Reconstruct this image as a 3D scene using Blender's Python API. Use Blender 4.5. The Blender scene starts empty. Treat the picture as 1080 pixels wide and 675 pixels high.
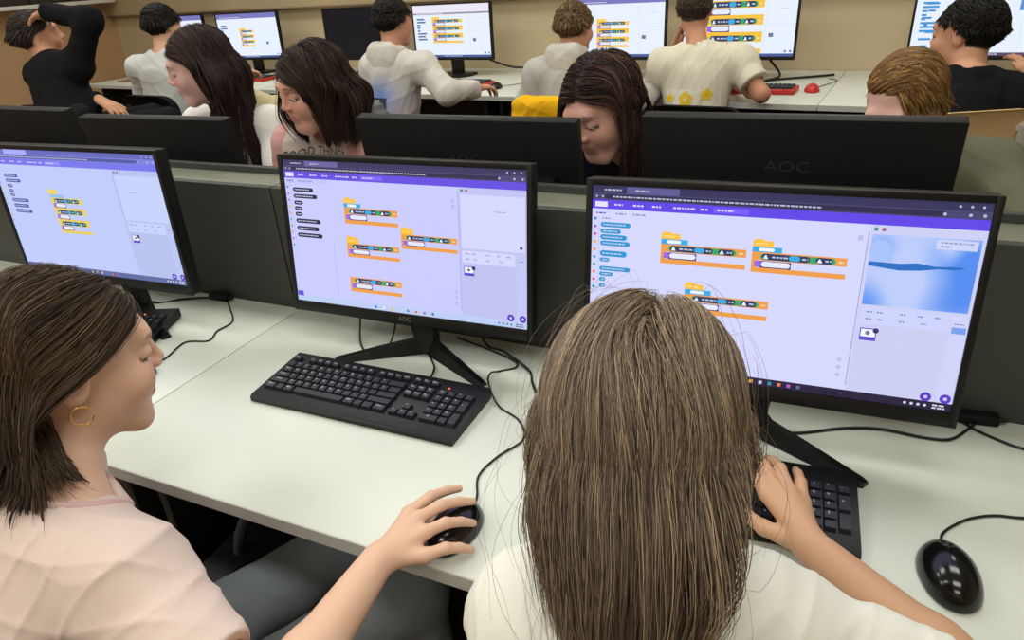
import bpy, bmesh, math, random
import numpy as np
from mathutils import Vector, Matrix
C = bpy.context.scene.collection
PI = math.pi
rng = np.random.default_rng(7)
A3 = lambda *v: np.array(v, float)
def nrm(v):
    v = np.asarray(v, float)
    return v / (np.linalg.norm(v) + 1e-12)
def lin(c):
    out = []
    for v in c[:3]:
        v = v / 255.0
        out.append(v / 12.92 if v <= .04045 else ((v + .055) / 1.055) ** 2.4)
    return tuple(out)

# ------------------------------------------------------------------ materials
MATS = {}
def mat(name, col=None, rough=.5, metal=0, bump=0, bscale=60, var=0, vscale=8, attr=False, emit=0, spec=.5, sheen=0, stretch=None, coat=0, sss=0):
    if name in MATS: return MATS[name]
    m = bpy.data.materials.new(name); m.use_nodes = True
    nt = m.node_tree; N = nt.nodes; L = nt.links
    b = N['Principled BSDF']
    b.inputs['Roughness'].default_value = rough
    b.inputs['Metallic'].default_value = metal
    b.inputs['Specular IOR Level'].default_value = spec
    b.inputs['Sheen Weight'].default_value = sheen
    b.inputs['Coat Weight'].default_value = coat
    if sss:
        b.inputs['Subsurface Weight'].default_value = sss
        b.inputs['Subsurface Radius'].default_value = (.012, .005, .003)
        b.inputs['Subsurface Scale'].default_value = 1.0
    src = None
    if attr:
        a = N.new('ShaderNodeVertexColor'); a.layer_name = 'col'; src = a.outputs['Color']
    if var:
        tc = N.new('ShaderNodeTexCoord'); no = N.new('ShaderNodeTexNoise')
        no.inputs['Scale'].default_value = vscale; no.inputs['Detail'].default_value = 5
        vec = tc.outputs['Object']
        if stretch:
            mp = N.new('ShaderNodeMapping'); mp.inputs['Scale'].default_value = stretch
            L.new(vec, mp.inputs['Vector']); vec = mp.outputs['Vector']
        L.new(vec, no.inputs['Vector'])
        mr = N.new('ShaderNodeMapRange'); mr.inputs['To Min'].default_value = 1 - var; mr.inputs['To Max'].default_value = 1 + var
        L.new(no.outputs['Fac'], mr.inputs['Value'])
        mx = N.new('ShaderNodeMix'); mx.data_type = 'RGBA'; mx.blend_type = 'MULTIPLY'; mx.inputs['Factor'].default_value = 1
        if src is not None: L.new(src, mx.inputs[6])
        else: mx.inputs[6].default_value = (*lin(col), 1)
        L.new(mr.outputs['Result'], mx.inputs[7]); src = mx.outputs[2]
    if src is not None: L.new(src, b.inputs['Base Color'])
    else: b.inputs['Base Color'].default_value = (*lin(col), 1)
    if emit:
        if src is not None: L.new(src, b.inputs['Emission Color'])
        else: b.inputs['Emission Color'].default_value = (*lin(col), 1)
        b.inputs['Emission Strength'].default_value = emit
    if bump:
        tc = N.new('ShaderNodeTexCoord'); no = N.new('ShaderNodeTexNoise'); bp = N.new('ShaderNodeBump')
        no.inputs['Scale'].default_value = bscale; no.inputs['Detail'].default_value = 4
        L.new(tc.outputs['Object'], no.inputs['Vector']); L.new(no.outputs['Fac'], bp.inputs['Height'])
        bp.inputs['Strength'].default_value = bump; bp.inputs['Distance'].default_value = .004
        L.new(bp.outputs['Normal'], b.inputs['Normal'])
    MATS[name] = m
    return m
def screen_mat(name, strength):
    if name in MATS: return MATS[name]
    m = bpy.data.materials.new(name); m.use_nodes = True
    nt = m.node_tree; N = nt.nodes; L = nt.links
    b = N['Principled BSDF']; b.inputs['Base Color'].default_value = (.006, .006, .007, 1)
    b.inputs['Roughness'].default_value = .45; b.inputs['Specular IOR Level'].default_value = .2
    a = N.new('ShaderNodeVertexColor'); a.layer_name = 'col'
    L.new(a.outputs['Color'], b.inputs['Emission Color']); b.inputs['Emission Strength'].default_value = strength
    MATS[name] = m
    return m

# ------------------------------------------------------------------ objects
def tag(o, label=None, cat=None, group=None, kind=None):
    if label: o['label'] = label
    if cat: o['category'] = cat
    if group: o['group'] = group
    if kind: o['kind'] = kind
    return o
def empty(name, loc, label, cat, group=None, rz=0):
    o = bpy.data.objects.new(name, None); o.empty_display_size = .05
    C.objects.link(o); o.location = loc; o.rotation_euler = (0, 0, rz)
    return tag(o, label, cat, group)
def link(name, me, m, parent=None):
    o = bpy.data.objects.new(name, me); C.objects.link(o)
    if m is not None:
        for x in (m if isinstance(m, (list, tuple)) else [m]): me.materials.append(x)
    if parent is not None: o.parent = parent
    return o
def fast_mesh(name, V, F, col=None, smooth=True):
    """V (n,3), F (m,k) with k = 3 or 4"""
    V = np.ascontiguousarray(V, np.float32); F = np.ascontiguousarray(F, np.int32)
    k = F.shape[1]
    me = bpy.data.meshes.new(name)
    me.vertices.add(len(V)); me.vertices.foreach_set('co', V.ravel())
    me.loops.add(F.size); me.loops.foreach_set('vertex_index', F.ravel())
    me.polygons.add(len(F)); me.polygons.foreach_set('loop_start', np.arange(0, F.size, k, dtype=np.int32))
    me.update(calc_edges=True)
    me.polygons.foreach_set('use_smooth', np.full(len(F), smooth))
    if col is not None:
        ca = me.color_attributes.new('col', 'FLOAT_COLOR', 'POINT')
        cc = np.ones((len(V), 4), np.float32); cc[:, :3] = col
        ca.data.foreach_set('color', cc.ravel())
    me.validate(); me.update()
    return me
def dup(root, name=None):
    r = root.copy(); C.objects.link(r)
    for ch in list(root.children):
        c2 = ch.copy(); C.objects.link(c2); c2.parent = r
        for g in list(ch.children):
            d = g.copy(); C.objects.link(d); d.parent = c2
    return r

class MB:
    def __init__(s): s.bm = bmesh.new()
    def box(s, c, size, bevel=0, rot=None, seg=2, taper=None):
        r = bmesh.ops.create_cube(s.bm, size=1); vs = r['verts']
        for v in vs:
            x, y, z = v.co.x * size[0], v.co.y * size[1], v.co.z * size[2]
            if taper and v.co.z > 0: x *= taper[0]; y *= taper[1]
            v.co = Vector((x, y, z))
        if bevel:
            es = list({e for v in vs for e in v.link_edges})
            rr = bmesh.ops.bevel(s.bm, geom=es, offset=bevel, segments=seg, profile=.5, affect='EDGES')
            vs = list({v for f in rr['faces'] for v in f.verts} | {v for v in vs if v.is_valid})
        M = Matrix.Translation(Vector(c))
        if rot is not None: M = M @ (rot if isinstance(rot, Matrix) else Matrix.Rotation(rot, 4, 'Z'))
        bmesh.ops.transform(s.bm, matrix=M, verts=vs)
        return s
    def cyl(s, a, b, r0, r1=None, n=16):
        a, b = Vector(a), Vector(b); d = b - a
        r = bmesh.ops.create_cone(s.bm, cap_ends=True, segments=n, radius1=r0, radius2=r0 if r1 is None else r1, depth=d.length)
        M = Matrix.Translation((a + b) / 2) @ d.to_track_quat('Z', 'Y').to_matrix().to_4x4()
        bmesh.ops.transform(s.bm, matrix=M, verts=r['verts'])
        return s
    def prism(s, pts, z0, z1, M=None):
        lo = [s.bm.verts.new((p[0], p[1], z0)) for p in pts]; hi = [s.bm.verts.new((p[0], p[1], z1)) for p in pts]
        s.bm.faces.new(lo[::-1]); s.bm.faces.new(hi); n = len(pts)
        for i in range(n): s.bm.faces.new((lo[i], lo[(i + 1) % n], hi[(i + 1) % n], hi[i]))
        if M is not None: bmesh.ops.transform(s.bm, matrix=M, verts=lo + hi)
        return s
    def loft(s, rings):
        rs = [[s.bm.verts.new(p) for p in r] for r in rings]; n = len(rs[0])
        for a, b in zip(rs, rs[1:]):
            for i in range(n): s.bm.faces.new((a[i], a[(i + 1) % n], b[(i + 1) % n], b[i]))
        s.bm.faces.new(rs[0][::-1]); s.bm.faces.new(rs[-1])
        return s
    def build(s, name, m, parent=None, smooth=True, angle=35):
        me = bpy.data.meshes.new(name); bmesh.ops.recalc_face_normals(s.bm, faces=s.bm.faces); s.bm.to_mesh(me); s.bm.free()
        if smooth:
            me.polygons.foreach_set('use_smooth', np.ones(len(me.polygons), bool))
            me.set_sharp_from_angle(angle=math.radians(angle))
        return link(name, me, m, parent)

def smooth_path(pts, n=8):
    P = np.array(pts, float); out = []
    for i in range(len(P) - 1):
        p0, p1, p2, p3 = P[max(i - 1, 0)], P[i], P[i + 1], P[min(i + 2, len(P) - 1)]
        for t in np.linspace(0, 1, n, endpoint=False):
            out.append(.5 * ((2 * p1) + (-p0 + p2) * t + (2 * p0 - 5 * p1 + 4 * p2 - p3) * t ** 2 + (-p0 + 3 * p1 - 3 * p2 + p3) * t ** 3))
    out.append(P[-1])
    return np.array(out)
def tubes(P, R, sides=3, col=None):
    """P (N,S,3) paths, R (N,S) radii -> verts, quads, colours"""
    N, S, _ = P.shape
    T = np.gradient(P, axis=1); T /= np.linalg.norm(T, axis=2, keepdims=True) + 1e-9
    ref = np.array([.31, .2, .93]) if N == 1 else None
    if ref is None:
        ref = rng.normal(size=(N, 1, 3))
    X = np.cross(T, ref); X /= np.linalg.norm(X, axis=2, keepdims=True) + 1e-9
    Y = np.cross(T, X)
    ang = np.arange(sides) * 2 * PI / sides
    V = P[:, :, None, :] + R[:, :, None, None] * (np.cos(ang)[None, None, :, None] * X[:, :, None, :] + np.sin(ang)[None, None, :, None] * Y[:, :, None, :])
    idx = np.arange(N * S * sides).reshape(N, S, sides)
    a = idx[:, :-1, :]; b = idx[:, 1:, :]
    F = np.stack([a, np.roll(a, -1, 2), np.roll(b, -1, 2), b], -1).reshape(-1, 4)
    cc = None
    if col is not None:
        cc = np.broadcast_to(col, (N, S, 3))[:, :, None, :].repeat(sides, 2).reshape(-1, 3)
    return V.reshape(-1, 3), F, cc
def cable(name, pts, r, m, parent=None, org=(0, 0, 0)):
    P = smooth_path(pts) - np.array(org)
    V, F, _ = tubes(P[None], np.full((1, len(P)), r), 8)
    return link(name, fast_mesh(name, V, F), m, parent)

GLY = {}
def glyph(s):
    if s in GLY: return GLY[s]
    cu = bpy.data.curves.new('t', 'FONT'); cu.body = s; cu.align_x = 'CENTER'; cu.align_y = 'CENTER'; cu.size = 1; cu.resolution_u = 2
    o = bpy.data.objects.new('t', cu); C.objects.link(o)
    dg = bpy.context.evaluated_depsgraph_get(); me = o.evaluated_get(dg).to_mesh()
    V = np.array([v.co[:] for v in me.vertices]).reshape(-1, 3); F = [tuple(p.vertices) for p in me.polygons]
    o.evaluated_get(dg).to_mesh_clear(); bpy.data.objects.remove(o); bpy.data.curves.remove(cu)
    GLY[s] = (V, F)
    return GLY[s]
def pydata(name, V, F, m, parent=None, col=None, smooth=False):
    me = bpy.data.meshes.new(name); me.from_pydata([tuple(map(float, v)) for v in V], [], [tuple(f) for f in F])
    if col is not None:
        ca = me.color_attributes.new('col', 'FLOAT_COLOR', 'POINT')
        cc = np.ones((len(V), 4), np.float32); cc[:, :3] = col; ca.data.foreach_set('color', cc.ravel())
    if smooth: me.polygons.foreach_set('use_smooth', np.ones(len(me.polygons), bool))
    me.update()
    return link(name, me, m, parent)

# ------------------------------------------------------------------ implicit surfaces
def cone(a, b, ra, rb, k=.02): return dict(t='c', a=A3(*a), b=A3(*b), ra=ra, rb=rb, k=k)
def ell(c, r, R=None, k=.02): return dict(t='e', c=A3(*c), r=A3(*r), R=np.eye(3) if R is None else np.array(R, float), k=k)
def sub(p, k=None):
    p = dict(p); p['s'] = True
    if k is not None: p['k'] = k
    return p
def cyl_(a, b, r, k=.004): return dict(t='y', a=A3(*a), b=A3(*b), r=r, k=k)
def rbox(c, h, r, R=None, k=.01): return dict(t='b', c=A3(*c), h=A3(*h), r=r, R=np.eye(3) if R is None else np.array(R, float), k=k)
def pd(p, P):
    t = p['t']
    if t == 'c':
        pa = P - p['a'].astype(P.dtype); ba = (p['b'] - p['a']).astype(P.dtype); q = ba @ ba + 1e-9
        h = np.clip((pa @ ba) / q, 0, 1)
        d = pa - h[..., None] * ba
        return np.sqrt((d * d).sum(-1)) - (p['ra'] + (p['rb'] - p['ra']) * h)
    if t == 'e':
        q = (P - p['c'].astype(P.dtype)) @ p['R'].T.astype(P.dtype)
        a = q / p['r'].astype(P.dtype); b = a / p['r'].astype(P.dtype)
        k0 = np.sqrt((a * a).sum(-1)); k1 = np.sqrt((b * b).sum(-1))
        return k0 * (k0 - 1) / (k1 + 1e-6)
    if t == 'y':
        pa = P - p['a'].astype(P.dtype); ba = (p['b'] - p['a']).astype(P.dtype); l = np.sqrt(ba @ ba); u = ba / l
        h = pa @ u; rr = np.sqrt(np.maximum((pa * pa).sum(-1) - h * h, 0))
        dx = rr - p['r']; dy = np.abs(h - l / 2) - l / 2
        return np.minimum(np.maximum(dx, dy), 0) + np.sqrt(np.maximum(dx, 0) ** 2 + np.maximum(dy, 0) ** 2)
    if t == 'b':
        q = np.abs((P - p['c'].astype(P.dtype)) @ p['R'].T.astype(P.dtype)) - (p['h'] - p['r']).astype(P.dtype)
        return np.sqrt((np.maximum(q, 0) ** 2).sum(-1)) + np.minimum(q.max(-1), 0) - p['r']
def comb(d, e, p):
    k = p['k']
    if p.get('s'):
        e = -e; h = np.maximum(k - np.abs(d - e), 0) / k
        return np.maximum(d, e) + h * h * k * .25
    h = np.maximum(k - np.abs(d - e), 0) / k
    return np.minimum(d, e) - h * h * k * .25
def sdf(prims, P):
    d = None
    for p in prims:
        e = pd(p, P)
        d = e if d is None else comb(d, e, p)
    return d
def bounds(prims):
    lo, hi = np.full(3, 1e9), np.full(3, -1e9)
    for p in prims:
        if p.get('s'): continue
        if p['t'] in 'cy':
            r = max(p.get('ra', 0), p.get('rb', 0), p.get('r', 0) if p['t'] == 'y' else 0)
            lo = np.minimum(lo, np.minimum(p['a'], p['b']) - r); hi = np.maximum(hi, np.maximum(p['a'], p['b']) + r)
        else:
            r = np.linalg.norm(p['h']) if p['t'] == 'b' else p['r'].max()
            lo = np.minimum(lo, p['c'] - r); hi = np.maximum(hi, p['c'] + r)
    return lo, hi
def surface(prims, h, disp=None):
    """sparse surface nets -> verts, quads"""
    B = 8; S = B * h
    lo, hi = bounds(prims); lo = lo - S; hi = hi + S
    n = np.ceil((hi - lo) / S).astype(int)
    g = np.stack(np.meshgrid(*[np.arange(k) for k in n], indexing='ij'), -1).reshape(-1, 3)
    cen = (lo + (g + .5) * S).astype(np.float32)
    R = S * .87
    E = np.stack([pd(p, cen) for p in prims])
    d = E[0].copy()
    for p, e in zip(prims[1:], E[1:]): d = comb(d, e, p)
    act = np.abs(d) < R * 1.7 + .004
    g = g[act]; E = E[:, act]; d = d[act]
    off = np.stack(np.meshgrid(*[np.arange(B + 1)] * 3, indexing='ij'), -1).reshape(-1, 3)
    order = np.lexsort((g[:, 2] // 2, g[:, 1] // 2, g[:, 0] // 2)); g = g[order]; E = E[:, order]; d = d[order]
    VK, VP, FA = [], [], []
    CH = 24
    edges = [(a, b) for a in range(8) for b in range(a + 1, 8) if bin(a ^ b).count('1') == 1]
    cor = np.array([[(i >> 0) & 1, (i >> 1) & 1, (i >> 2) & 1] for i in range(8)])
    BIG = 1 << 20
    key = lambda ijk: (ijk[..., 0].astype(np.int64) * BIG + ijk[..., 1]) * BIG + ijk[..., 2]
    quads = []
    for c0 in range(0, len(g), CH):
        gc = g[c0:c0 + CH]; Ec = E[:, c0:c0 + CH]; dc = d[c0:c0 + CH]
        ijk = gc[:, None, :] * B + off[None]
        P = (lo + ijk * h).astype(np.float32)
        D = None
        for q, p in enumerate(prims):
            if q:
                if p.get('s'):
                    if (Ec[q] - R * 1.5).min() > p['k'] + .02: continue
                elif ((Ec[q] - R * 1.5) > np.maximum(dc, -R) + R * 1.5 + p['k']).all(): continue
            e = pd(p, P)
            D = e if D is None else comb(D, e, p)
        if disp is not None: D = D + disp(P, D)
        D = D.reshape(len(gc), B + 1, B + 1, B + 1); IJ = ijk.reshape(len(gc), B + 1, B + 1, B + 1, 3)
        s = D < 0
        cs = [s[:, c[0]:c[0] + B, c[1]:c[1] + B, c[2]:c[2] + B] for c in cor]
        cnt = sum(x.astype(np.int8) for x in cs)
        m = (cnt > 0) & (cnt < 8)
        if not m.any(): continue
        dv = np.stack([D[:, c[0]:c[0] + B, c[1]:c[1] + B, c[2]:c[2] + B][m] for c in cor], 1)
        base = IJ[:, :B, :B, :B][m]
        acc = np.zeros((len(dv), 3)); w = np.zeros(len(dv))
        for a, b in edges:
            da, db = dv[:, a], dv[:, b]; x = (da < 0) != (db < 0)
            t = np.where(x, da / np.where(x, da - db, 1), 0)
            acc += np.where(x[:, None], cor[a] + t[:, None] * (cor[b] - cor[a]), 0); w += x
        VK.append(key(base)); VP.append(lo + (base + acc / w[:, None]) * h)
        for ax in range(3):
            e = np.zeros(3, int); e[ax] = 1
            s0 = s[:, :B, :B, :B]; s1 = s[:, e[0]:e[0] + B, e[1]:e[1] + B, e[2]:e[2] + B]
            x = s0 != s1
            if x.any(): quads.append((np.full(x.sum(), ax), IJ[:, :B, :B, :B][x], s0[x]))
    VK = np.concatenate(VK); VP = np.concatenate(VP)
    VK, ui = np.unique(VK, return_index=True); VP = VP[ui]
    F = []
    ax = np.concatenate([q[0] for q in quads]); ij = np.concatenate([q[1] for q in quads]); ins = np.concatenate([q[2] for q in quads])
    for a in range(3):
        m = ax == a; b, c = (a + 1) % 3, (a + 2) % 3
        eb = np.zeros(3, int); eb[b] = 1; ec = np.zeros(3, int); ec[c] = 1
        I = ij[m]; ks = [key(I - eb - ec), key(I - ec), key(I), key(I - eb)]
        ix = [np.searchsorted(VK, k).clip(0, len(VK) - 1) for k in ks]
        ok = np.all([VK[i] == k for i, k in zip(ix, ks)], 0)
        q = np.stack(ix, 1); q[~ins[m]] = q[~ins[m]][:, ::-1]
        F.append(q[ok])
    return VP, np.concatenate(F)
WV = [(nrm(rng.normal(size=3)), rng.uniform(0, 6.28)) for _ in range(24)]
def ridges(P, f, i0=0, n=4):
    s = 0
    for k in range(n):
        v, ph = WV[(i0 + k) % 24]; w, p2 = WV[(i0 + k + 7) % 24]
        q = (P @ v.astype(P.dtype)) * f * (.8 + .3 * k) + ph + 1.2 * np.sin((P @ w.astype(P.dtype)) * f * .45 + p2)
        s = s + (1 - np.abs(np.sin(q))) ** 3
    return s / n
def waves(P, f, i0=0, n=5):
    s = 0
    for k in range(n):
        v, ph = WV[(i0 + k) % 24]
        s = s + np.sin((P @ v.astype(P.dtype)) * f * (.7 + .25 * k) + ph)
    return s / n
# ------------------------------------------------------------------ camera
cam = bpy.data.cameras.new('camera'); camo = bpy.data.objects.new('camera', cam); C.objects.link(camo)
cam.sensor_width = 36; cam.lens = 36 * 738 / 1080; cam.clip_start = .02
yaw, pit, rol = .4565, .4684, -.0722
fw = A3(-math.sin(yaw) * math.cos(pit), math.cos(yaw) * math.cos(pit), -math.sin(pit)); r0 = A3(math.cos(yaw), math.sin(yaw), 0); u0 = np.cross(r0, fw)
rr = math.cos(rol) * r0 + math.sin(rol) * u0; uu = -math.sin(rol) * r0 + math.cos(rol) * u0
camo.matrix_world = Matrix((( rr[0], uu[0], -fw[0], 1.159), (rr[1], uu[1], -fw[1], -1.184), (rr[2], uu[2], -fw[2], 1.472), (0, 0, 0, 1)))
bpy.context.scene.camera = camo
bpy.context.scene.cycles.use_denoising = True
vs = bpy.context.scene.view_settings
bpy.context.scene.display_settings.display_device = 'sRGB'
vs.view_transform = 'Standard'; vs.look = 'None'; vs.exposure = 0; vs.gamma = 1; vs.use_curve_mapping = False

# ------------------------------------------------------------------ materials
M_wall = mat('wall_paint', (202, 182, 148), .85, var=.03, vscale=3, bump=.08, bscale=120)
M_wallw = mat('warm_wall_paint', (196, 158, 116), .85, var=.03, vscale=3)
M_ceil = mat('ceiling_paint', (235, 233, 228), .9)
M_floor = mat('floor_laminate', (92, 76, 66), .5, var=.2, vscale=6, stretch=(1, 8, 1))
M_lam = mat('white_laminate', (219, 223, 213), .34, var=.012, vscale=14, spec=.4)
M_edge = mat('desk_edge_band', (196, 194, 190), .5)
M_panel = mat('charcoal_panel', (56, 58, 55), .55, var=.08, vscale=40, bump=.06, bscale=500)
M_cap = mat('grey_olive_panel', (116, 116, 102), .5, var=.05, vscale=30)
M_blk = mat('black_plastic', (16, 16, 19), .42, spec=.35)
M_blkm = mat('matte_black_plastic', (17, 17, 20), .6, spec=.25, bump=.08, bscale=900)
M_gloss = mat('glossy_black_plastic', (12, 12, 15), .16)
M_hinge = mat('grey_print', (120, 120, 124), .5)
M_key = mat('keycap_plastic', (34, 35, 44), .5)
M_leg = mat('keycap_print', (205, 208, 214), .6)
M_cable = mat('black_cable', (16, 16, 18), .45)
M_ply = mat('beech_plywood', (226, 190, 140), .4, var=.06, vscale=9, stretch=(1, 1, 7))
M_steel = mat('grey_painted_steel', (188, 186, 180), .35, metal=.25)
M_dark = mat('dark_metal', (30, 30, 33), .5)
M_bfab = mat('black_chair_fabric', (24, 24, 27), .9, spec=.1, bump=.3, bscale=400)
M_red = mat('red_plastic', (196, 44, 40), .4)
M_white = mat('white_plastic', (230, 228, 222), .5)

# ------------------------------------------------------------------ the room
SL = -.09; RZ = math.atan(SL)
def struct(mb, name, m, **k): return tag(mb.build(name, m, **k), kind='structure')
def bkp(x, y0): return (x, y0 + SL * x)
WY = 3.335
struct(MB().box((-1.2, 0.2, -.05), (11.5, 9, .1)), 'floor', M_floor)
struct(MB().box((-1.2, 0.2, 3.05), (11.5, 9, .1)), 'ceiling', M_ceil)
struct(MB().box((-1.2, WY + .06 + SL * -1.2, 1.5), (12.4, .12, 3.2), rot=RZ), 'wall_back', M_wall)
struct(MB().box((-5.3, 0, 1.5), (.12, 9, 3.2)), 'wall_left', M_wallw)
struct(MB().box((3.6, 0, 1.5), (.12, 9, 3.2)), 'wall_right', M_wall)
struct(MB().box((-1.2, -3.4, 1.5), (11.5, .12, 3.2)), 'wall_front', M_wall)
# the wall above the ledge stands a little proud of the wall behind the monitors
struct(MB().box((-1.0, WY - .03 + .09 * 1.0, 2.16), (8.6, .06, 1.74), rot=RZ, bevel=.004), 'trim_1', M_wall)
struct(MB().box((-1.0, WY - .034 + .09 * 1.0, 1.288), (8.6, .075, .012), rot=RZ, bevel=.003), 'trim_2', mat('ledge_paint', (150, 128, 104), .7))

# ------------------------------------------------------------------ desks
def desk(name, loc, L, D, label, group, rz=0, h=.75, dark=True, legs=True):
    e = empty(name, (loc[0], loc[1], 0), label, 'desk', group, rz)
    MB().box((0, 0, h - .0125), (L - .003, D, .025), bevel=.0015).build('desktop', M_lam, e)
    MB().box((0, -D / 2 - .0008, h - .0125), (L - .004, .0016, .0235)).build('edge_band', M_edge, e)
    for s in (-1, 1):
        MB().box((s * (L / 2 - .05), .03, (h - .026) / 2), (.022, D - .12, h - .026), bevel=.002).build('leg', M_dark, e)
    if dark: MB().box((0, D / 2 - .1, h - .026 - .22), (L - .14, .018, .44), bevel=.002).build('modesty_shade_panel', M_dark, e)  # near-black panel, its tone stands in for the shadow under the desks
    return e
GF = 'white desks of the near row'
desk('desk', (.8, -.306), 1.6, .612, 'white desk under the two nearest monitors, its seam ending at the charcoal divider', GF)
desk('desk', (-.8, -.306), 1.6, .612, 'white desk at the left carrying the turned monitor and its keyboard', GF)
desk('desk', (2.4, -.306), 1.6, .612, 'white desk beyond the right edge of the two nearest monitors', GF)
GM = 'white desks of the facing row'
for x, l in ((-1.7, 'white desk behind the divider under the two leftmost black monitor backs'), (-.1, 'white desk behind the divider in front of the girl in the pink sweatshirt'), (1.5, 'white desk behind the divider under the widest black monitor back')):
    desk('desk', (x, .436), 1.6, .62, l, GM, rz=PI)
GB = 'white desks along the back wall'
BH = .84
for x0, x1, l in ((-4.35, -2.42, 'white wall desk at its left end with a folder lying on it'), (-2.42, -.62, 'white wall desk carrying the switched-off monitor'), (-.62, 1.09, 'white wall desk with the red gaming mouse on it'), (1.09, 2.9, 'white wall desk right of the seam, under the rightmost lit monitor')):
    xm = (x0 + x1) / 2
    desk('desk', bkp(xm, WY - .51), (x1 - x0) / math.cos(RZ), 1.0, l, GB, rz=RZ, h=BH)
# divider between the two rows: two charcoal boards with a cable channel cover between
for x0, x1, l in ((-1.6, -.017, 'charcoal desk divider behind the turned monitor, with olive grey channel cover'), (-.013, 1.6, 'charcoal desk divider behind the two nearest monitors, with olive grey channel cover'), (1.604, 2.6, 'charcoal desk divider at the far right end')):
    e = empty('desk_divider', ((x0 + x1) / 2, .06, 0), l, 'divider', 'charcoal desk dividers'); L = x1 - x0
    MB().box((0, -.051, .5285), (L, .018, 1.053), bevel=.002).build('front_board', M_panel, e)
    MB().box((0, -.0005, 1.0505), (L, .083, .009), bevel=.001).build('channel_cover', M_cap, e)
    MB().box((0, .05, .536), (L, .018, 1.068), bevel=.002).build('rear_board', M_panel, e)

# ------------------------------------------------------------------ screen pictures
class UI:
    def __init__(s, w, h): s.w, s.h, s.V, s.F, s.K = w, h, [], [], []
    def poly(s, pts, col, ly=1):
        n = len(s.V); c = lin(col)
        for u, v in pts: s.V.append(((u - .5) * s.w, -.00012 * ly, (1 - v) * s.h)); s.K.append(c)
        s.F.append(tuple(range(n, n + len(pts))))
    def rect(s, u0, v0, u1, v1, col, ly=1): s.poly([(u0, v1), (u1, v1), (u1, v0), (u0, v0)], col, ly)
    def grid(s, u0, v0, u1, v1, fn, nx, ny, ly=3):
        n = len(s.V)
        for j in range(ny + 1):
            for i in range(nx + 1):
                a, b = i / nx, j / ny
                s.V.append(((u0 + (u1 - u0) * a - .5) * s.w, -.00012 * ly, (1 - v0 - (v1 - v0) * b) * s.h)); s.K.append(lin(fn(a, b)))
        for j in range(ny):
            for i in range(nx): k = n + j * (nx + 1) + i; s.F.append((k, k + nx + 1, k + nx + 2, k + 1))
    def disc(s, u, v, r, col, ly=2, n=14): s.poly([(u + r * math.cos(-a), v + r * s.w / s.h * math.sin(-a)) for a in np.arange(n) * 2 * PI / n], col, ly)
    def pill(s, u0, v0, u1, v1, col, ly=2):
        r = (v1 - v0) / 2 * s.h / s.w; vm = (v0 + v1) / 2
        pts = [(u1 - r + r * math.cos(a), vm - (v1 - v0) / 2 * math.sin(a)) for a in np.linspace(-PI / 2, PI / 2, 7)] + [(u0 + r - r * math.cos(a), vm + (v1 - v0) / 2 * math.sin(a)) for a in np.linspace(-PI / 2, PI / 2, 7)]
        s.poly(pts, col, ly)
    def words(s, u0, v, u1, h, col, ly=3, seed=1):
        r = random.Random(seed); u = u0
        while u < u1:
            w = r.uniform(.5, 1.6) * h; w = min(w, u1 - u)
            s.rect(u, v - h / 2, u + w, v + h / 2, col, ly); u += w + h * .35
    def build(s, parent, mtx, strength=1.0, name='screen'):
        V = [mtx @ Vector(v) for v in s.V]
        return pydata(name, V, s.F, screen_mat('screen_light', strength), parent, col=np.array(s.K, np.float32))
YEL, ORA, SLA, CYA, GRN, PUR = (255, 196, 60), (240, 160, 75), (48, 62, 98), (60, 172, 228), (62, 168, 104), (158, 104, 226)
def cond(u, x, y, w, h, ora, ly=2, seed=3):
    """the dark condition strip with its white mark, blue pill and green joint"""
    u.pill(x + .09 * w, y + .08 * h, x + .89 * w, y + .92 * h, GRN, ly)
    u.pill(x + .11 * w, y + .08 * h, x + .62 * w, y + .92 * h, SLA, ly + 1)
    u.pill(x + .68 * w, y + .08 * h, x + .86 * w, y + .92 * h, SLA, ly + 1)
    for q in (.125, .695): u.poly([(x + q * w, y + .78 * h), (x + (q + .055) * w, y + .78 * h), (x + (q + .034) * w, y + .28 * h), (x + (q + .021) * w, y + .28 * h)], (240, 244, 255), ly + 2)
    u.words(x + .22 * w, y + h / 2, x + .39 * w, .22 * h, (190, 200, 225), ly + 2, seed)
    u.pill(x + .40 * w, y + .14 * h, x + .52 * w, y + .86 * h, CYA, ly + 2)
    u.words(x + .54 * w, y + h / 2, x + .60 * w, .22 * h, (190, 200, 225), ly + 2, seed + 1)
    u.words(x + .78 * w, y + h / 2, x + .84 * w, .22 * h, (190, 200, 225), ly + 2, seed + 2)
    u.words(x + .92 * w, y + h / 2, x + .97 * w, .2 * h, (255, 226, 180), ly + 2, seed)
def cblock(u, x, y, w, h, ora, bg, seed=3):
    u.rect(x, y, x + w, y + .40 * h, ora, 1); cond(u, x, y + .03 * h, w, .36 * h, ora, 2, seed)
    u.rect(x, y + .40 * h, x + .045 * w, y + .78 * h, ora, 1)
    u.rect(x + .035 * w, y + .42 * h, x + .115 * w, y + .74 * h, PUR, 2)
    u.rect(x + .10 * w, y + .42 * h, x + .43 * w, y + .76 * h, (60, 60, 110), 2); u.pill(x + .108 * w, y + .45 * h, x + .422 * w, y + .71 * h, (232, 235, 255), 3)
    u.rect(x, y + .76 * h, x + w, y + h, ora, 1)
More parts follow.
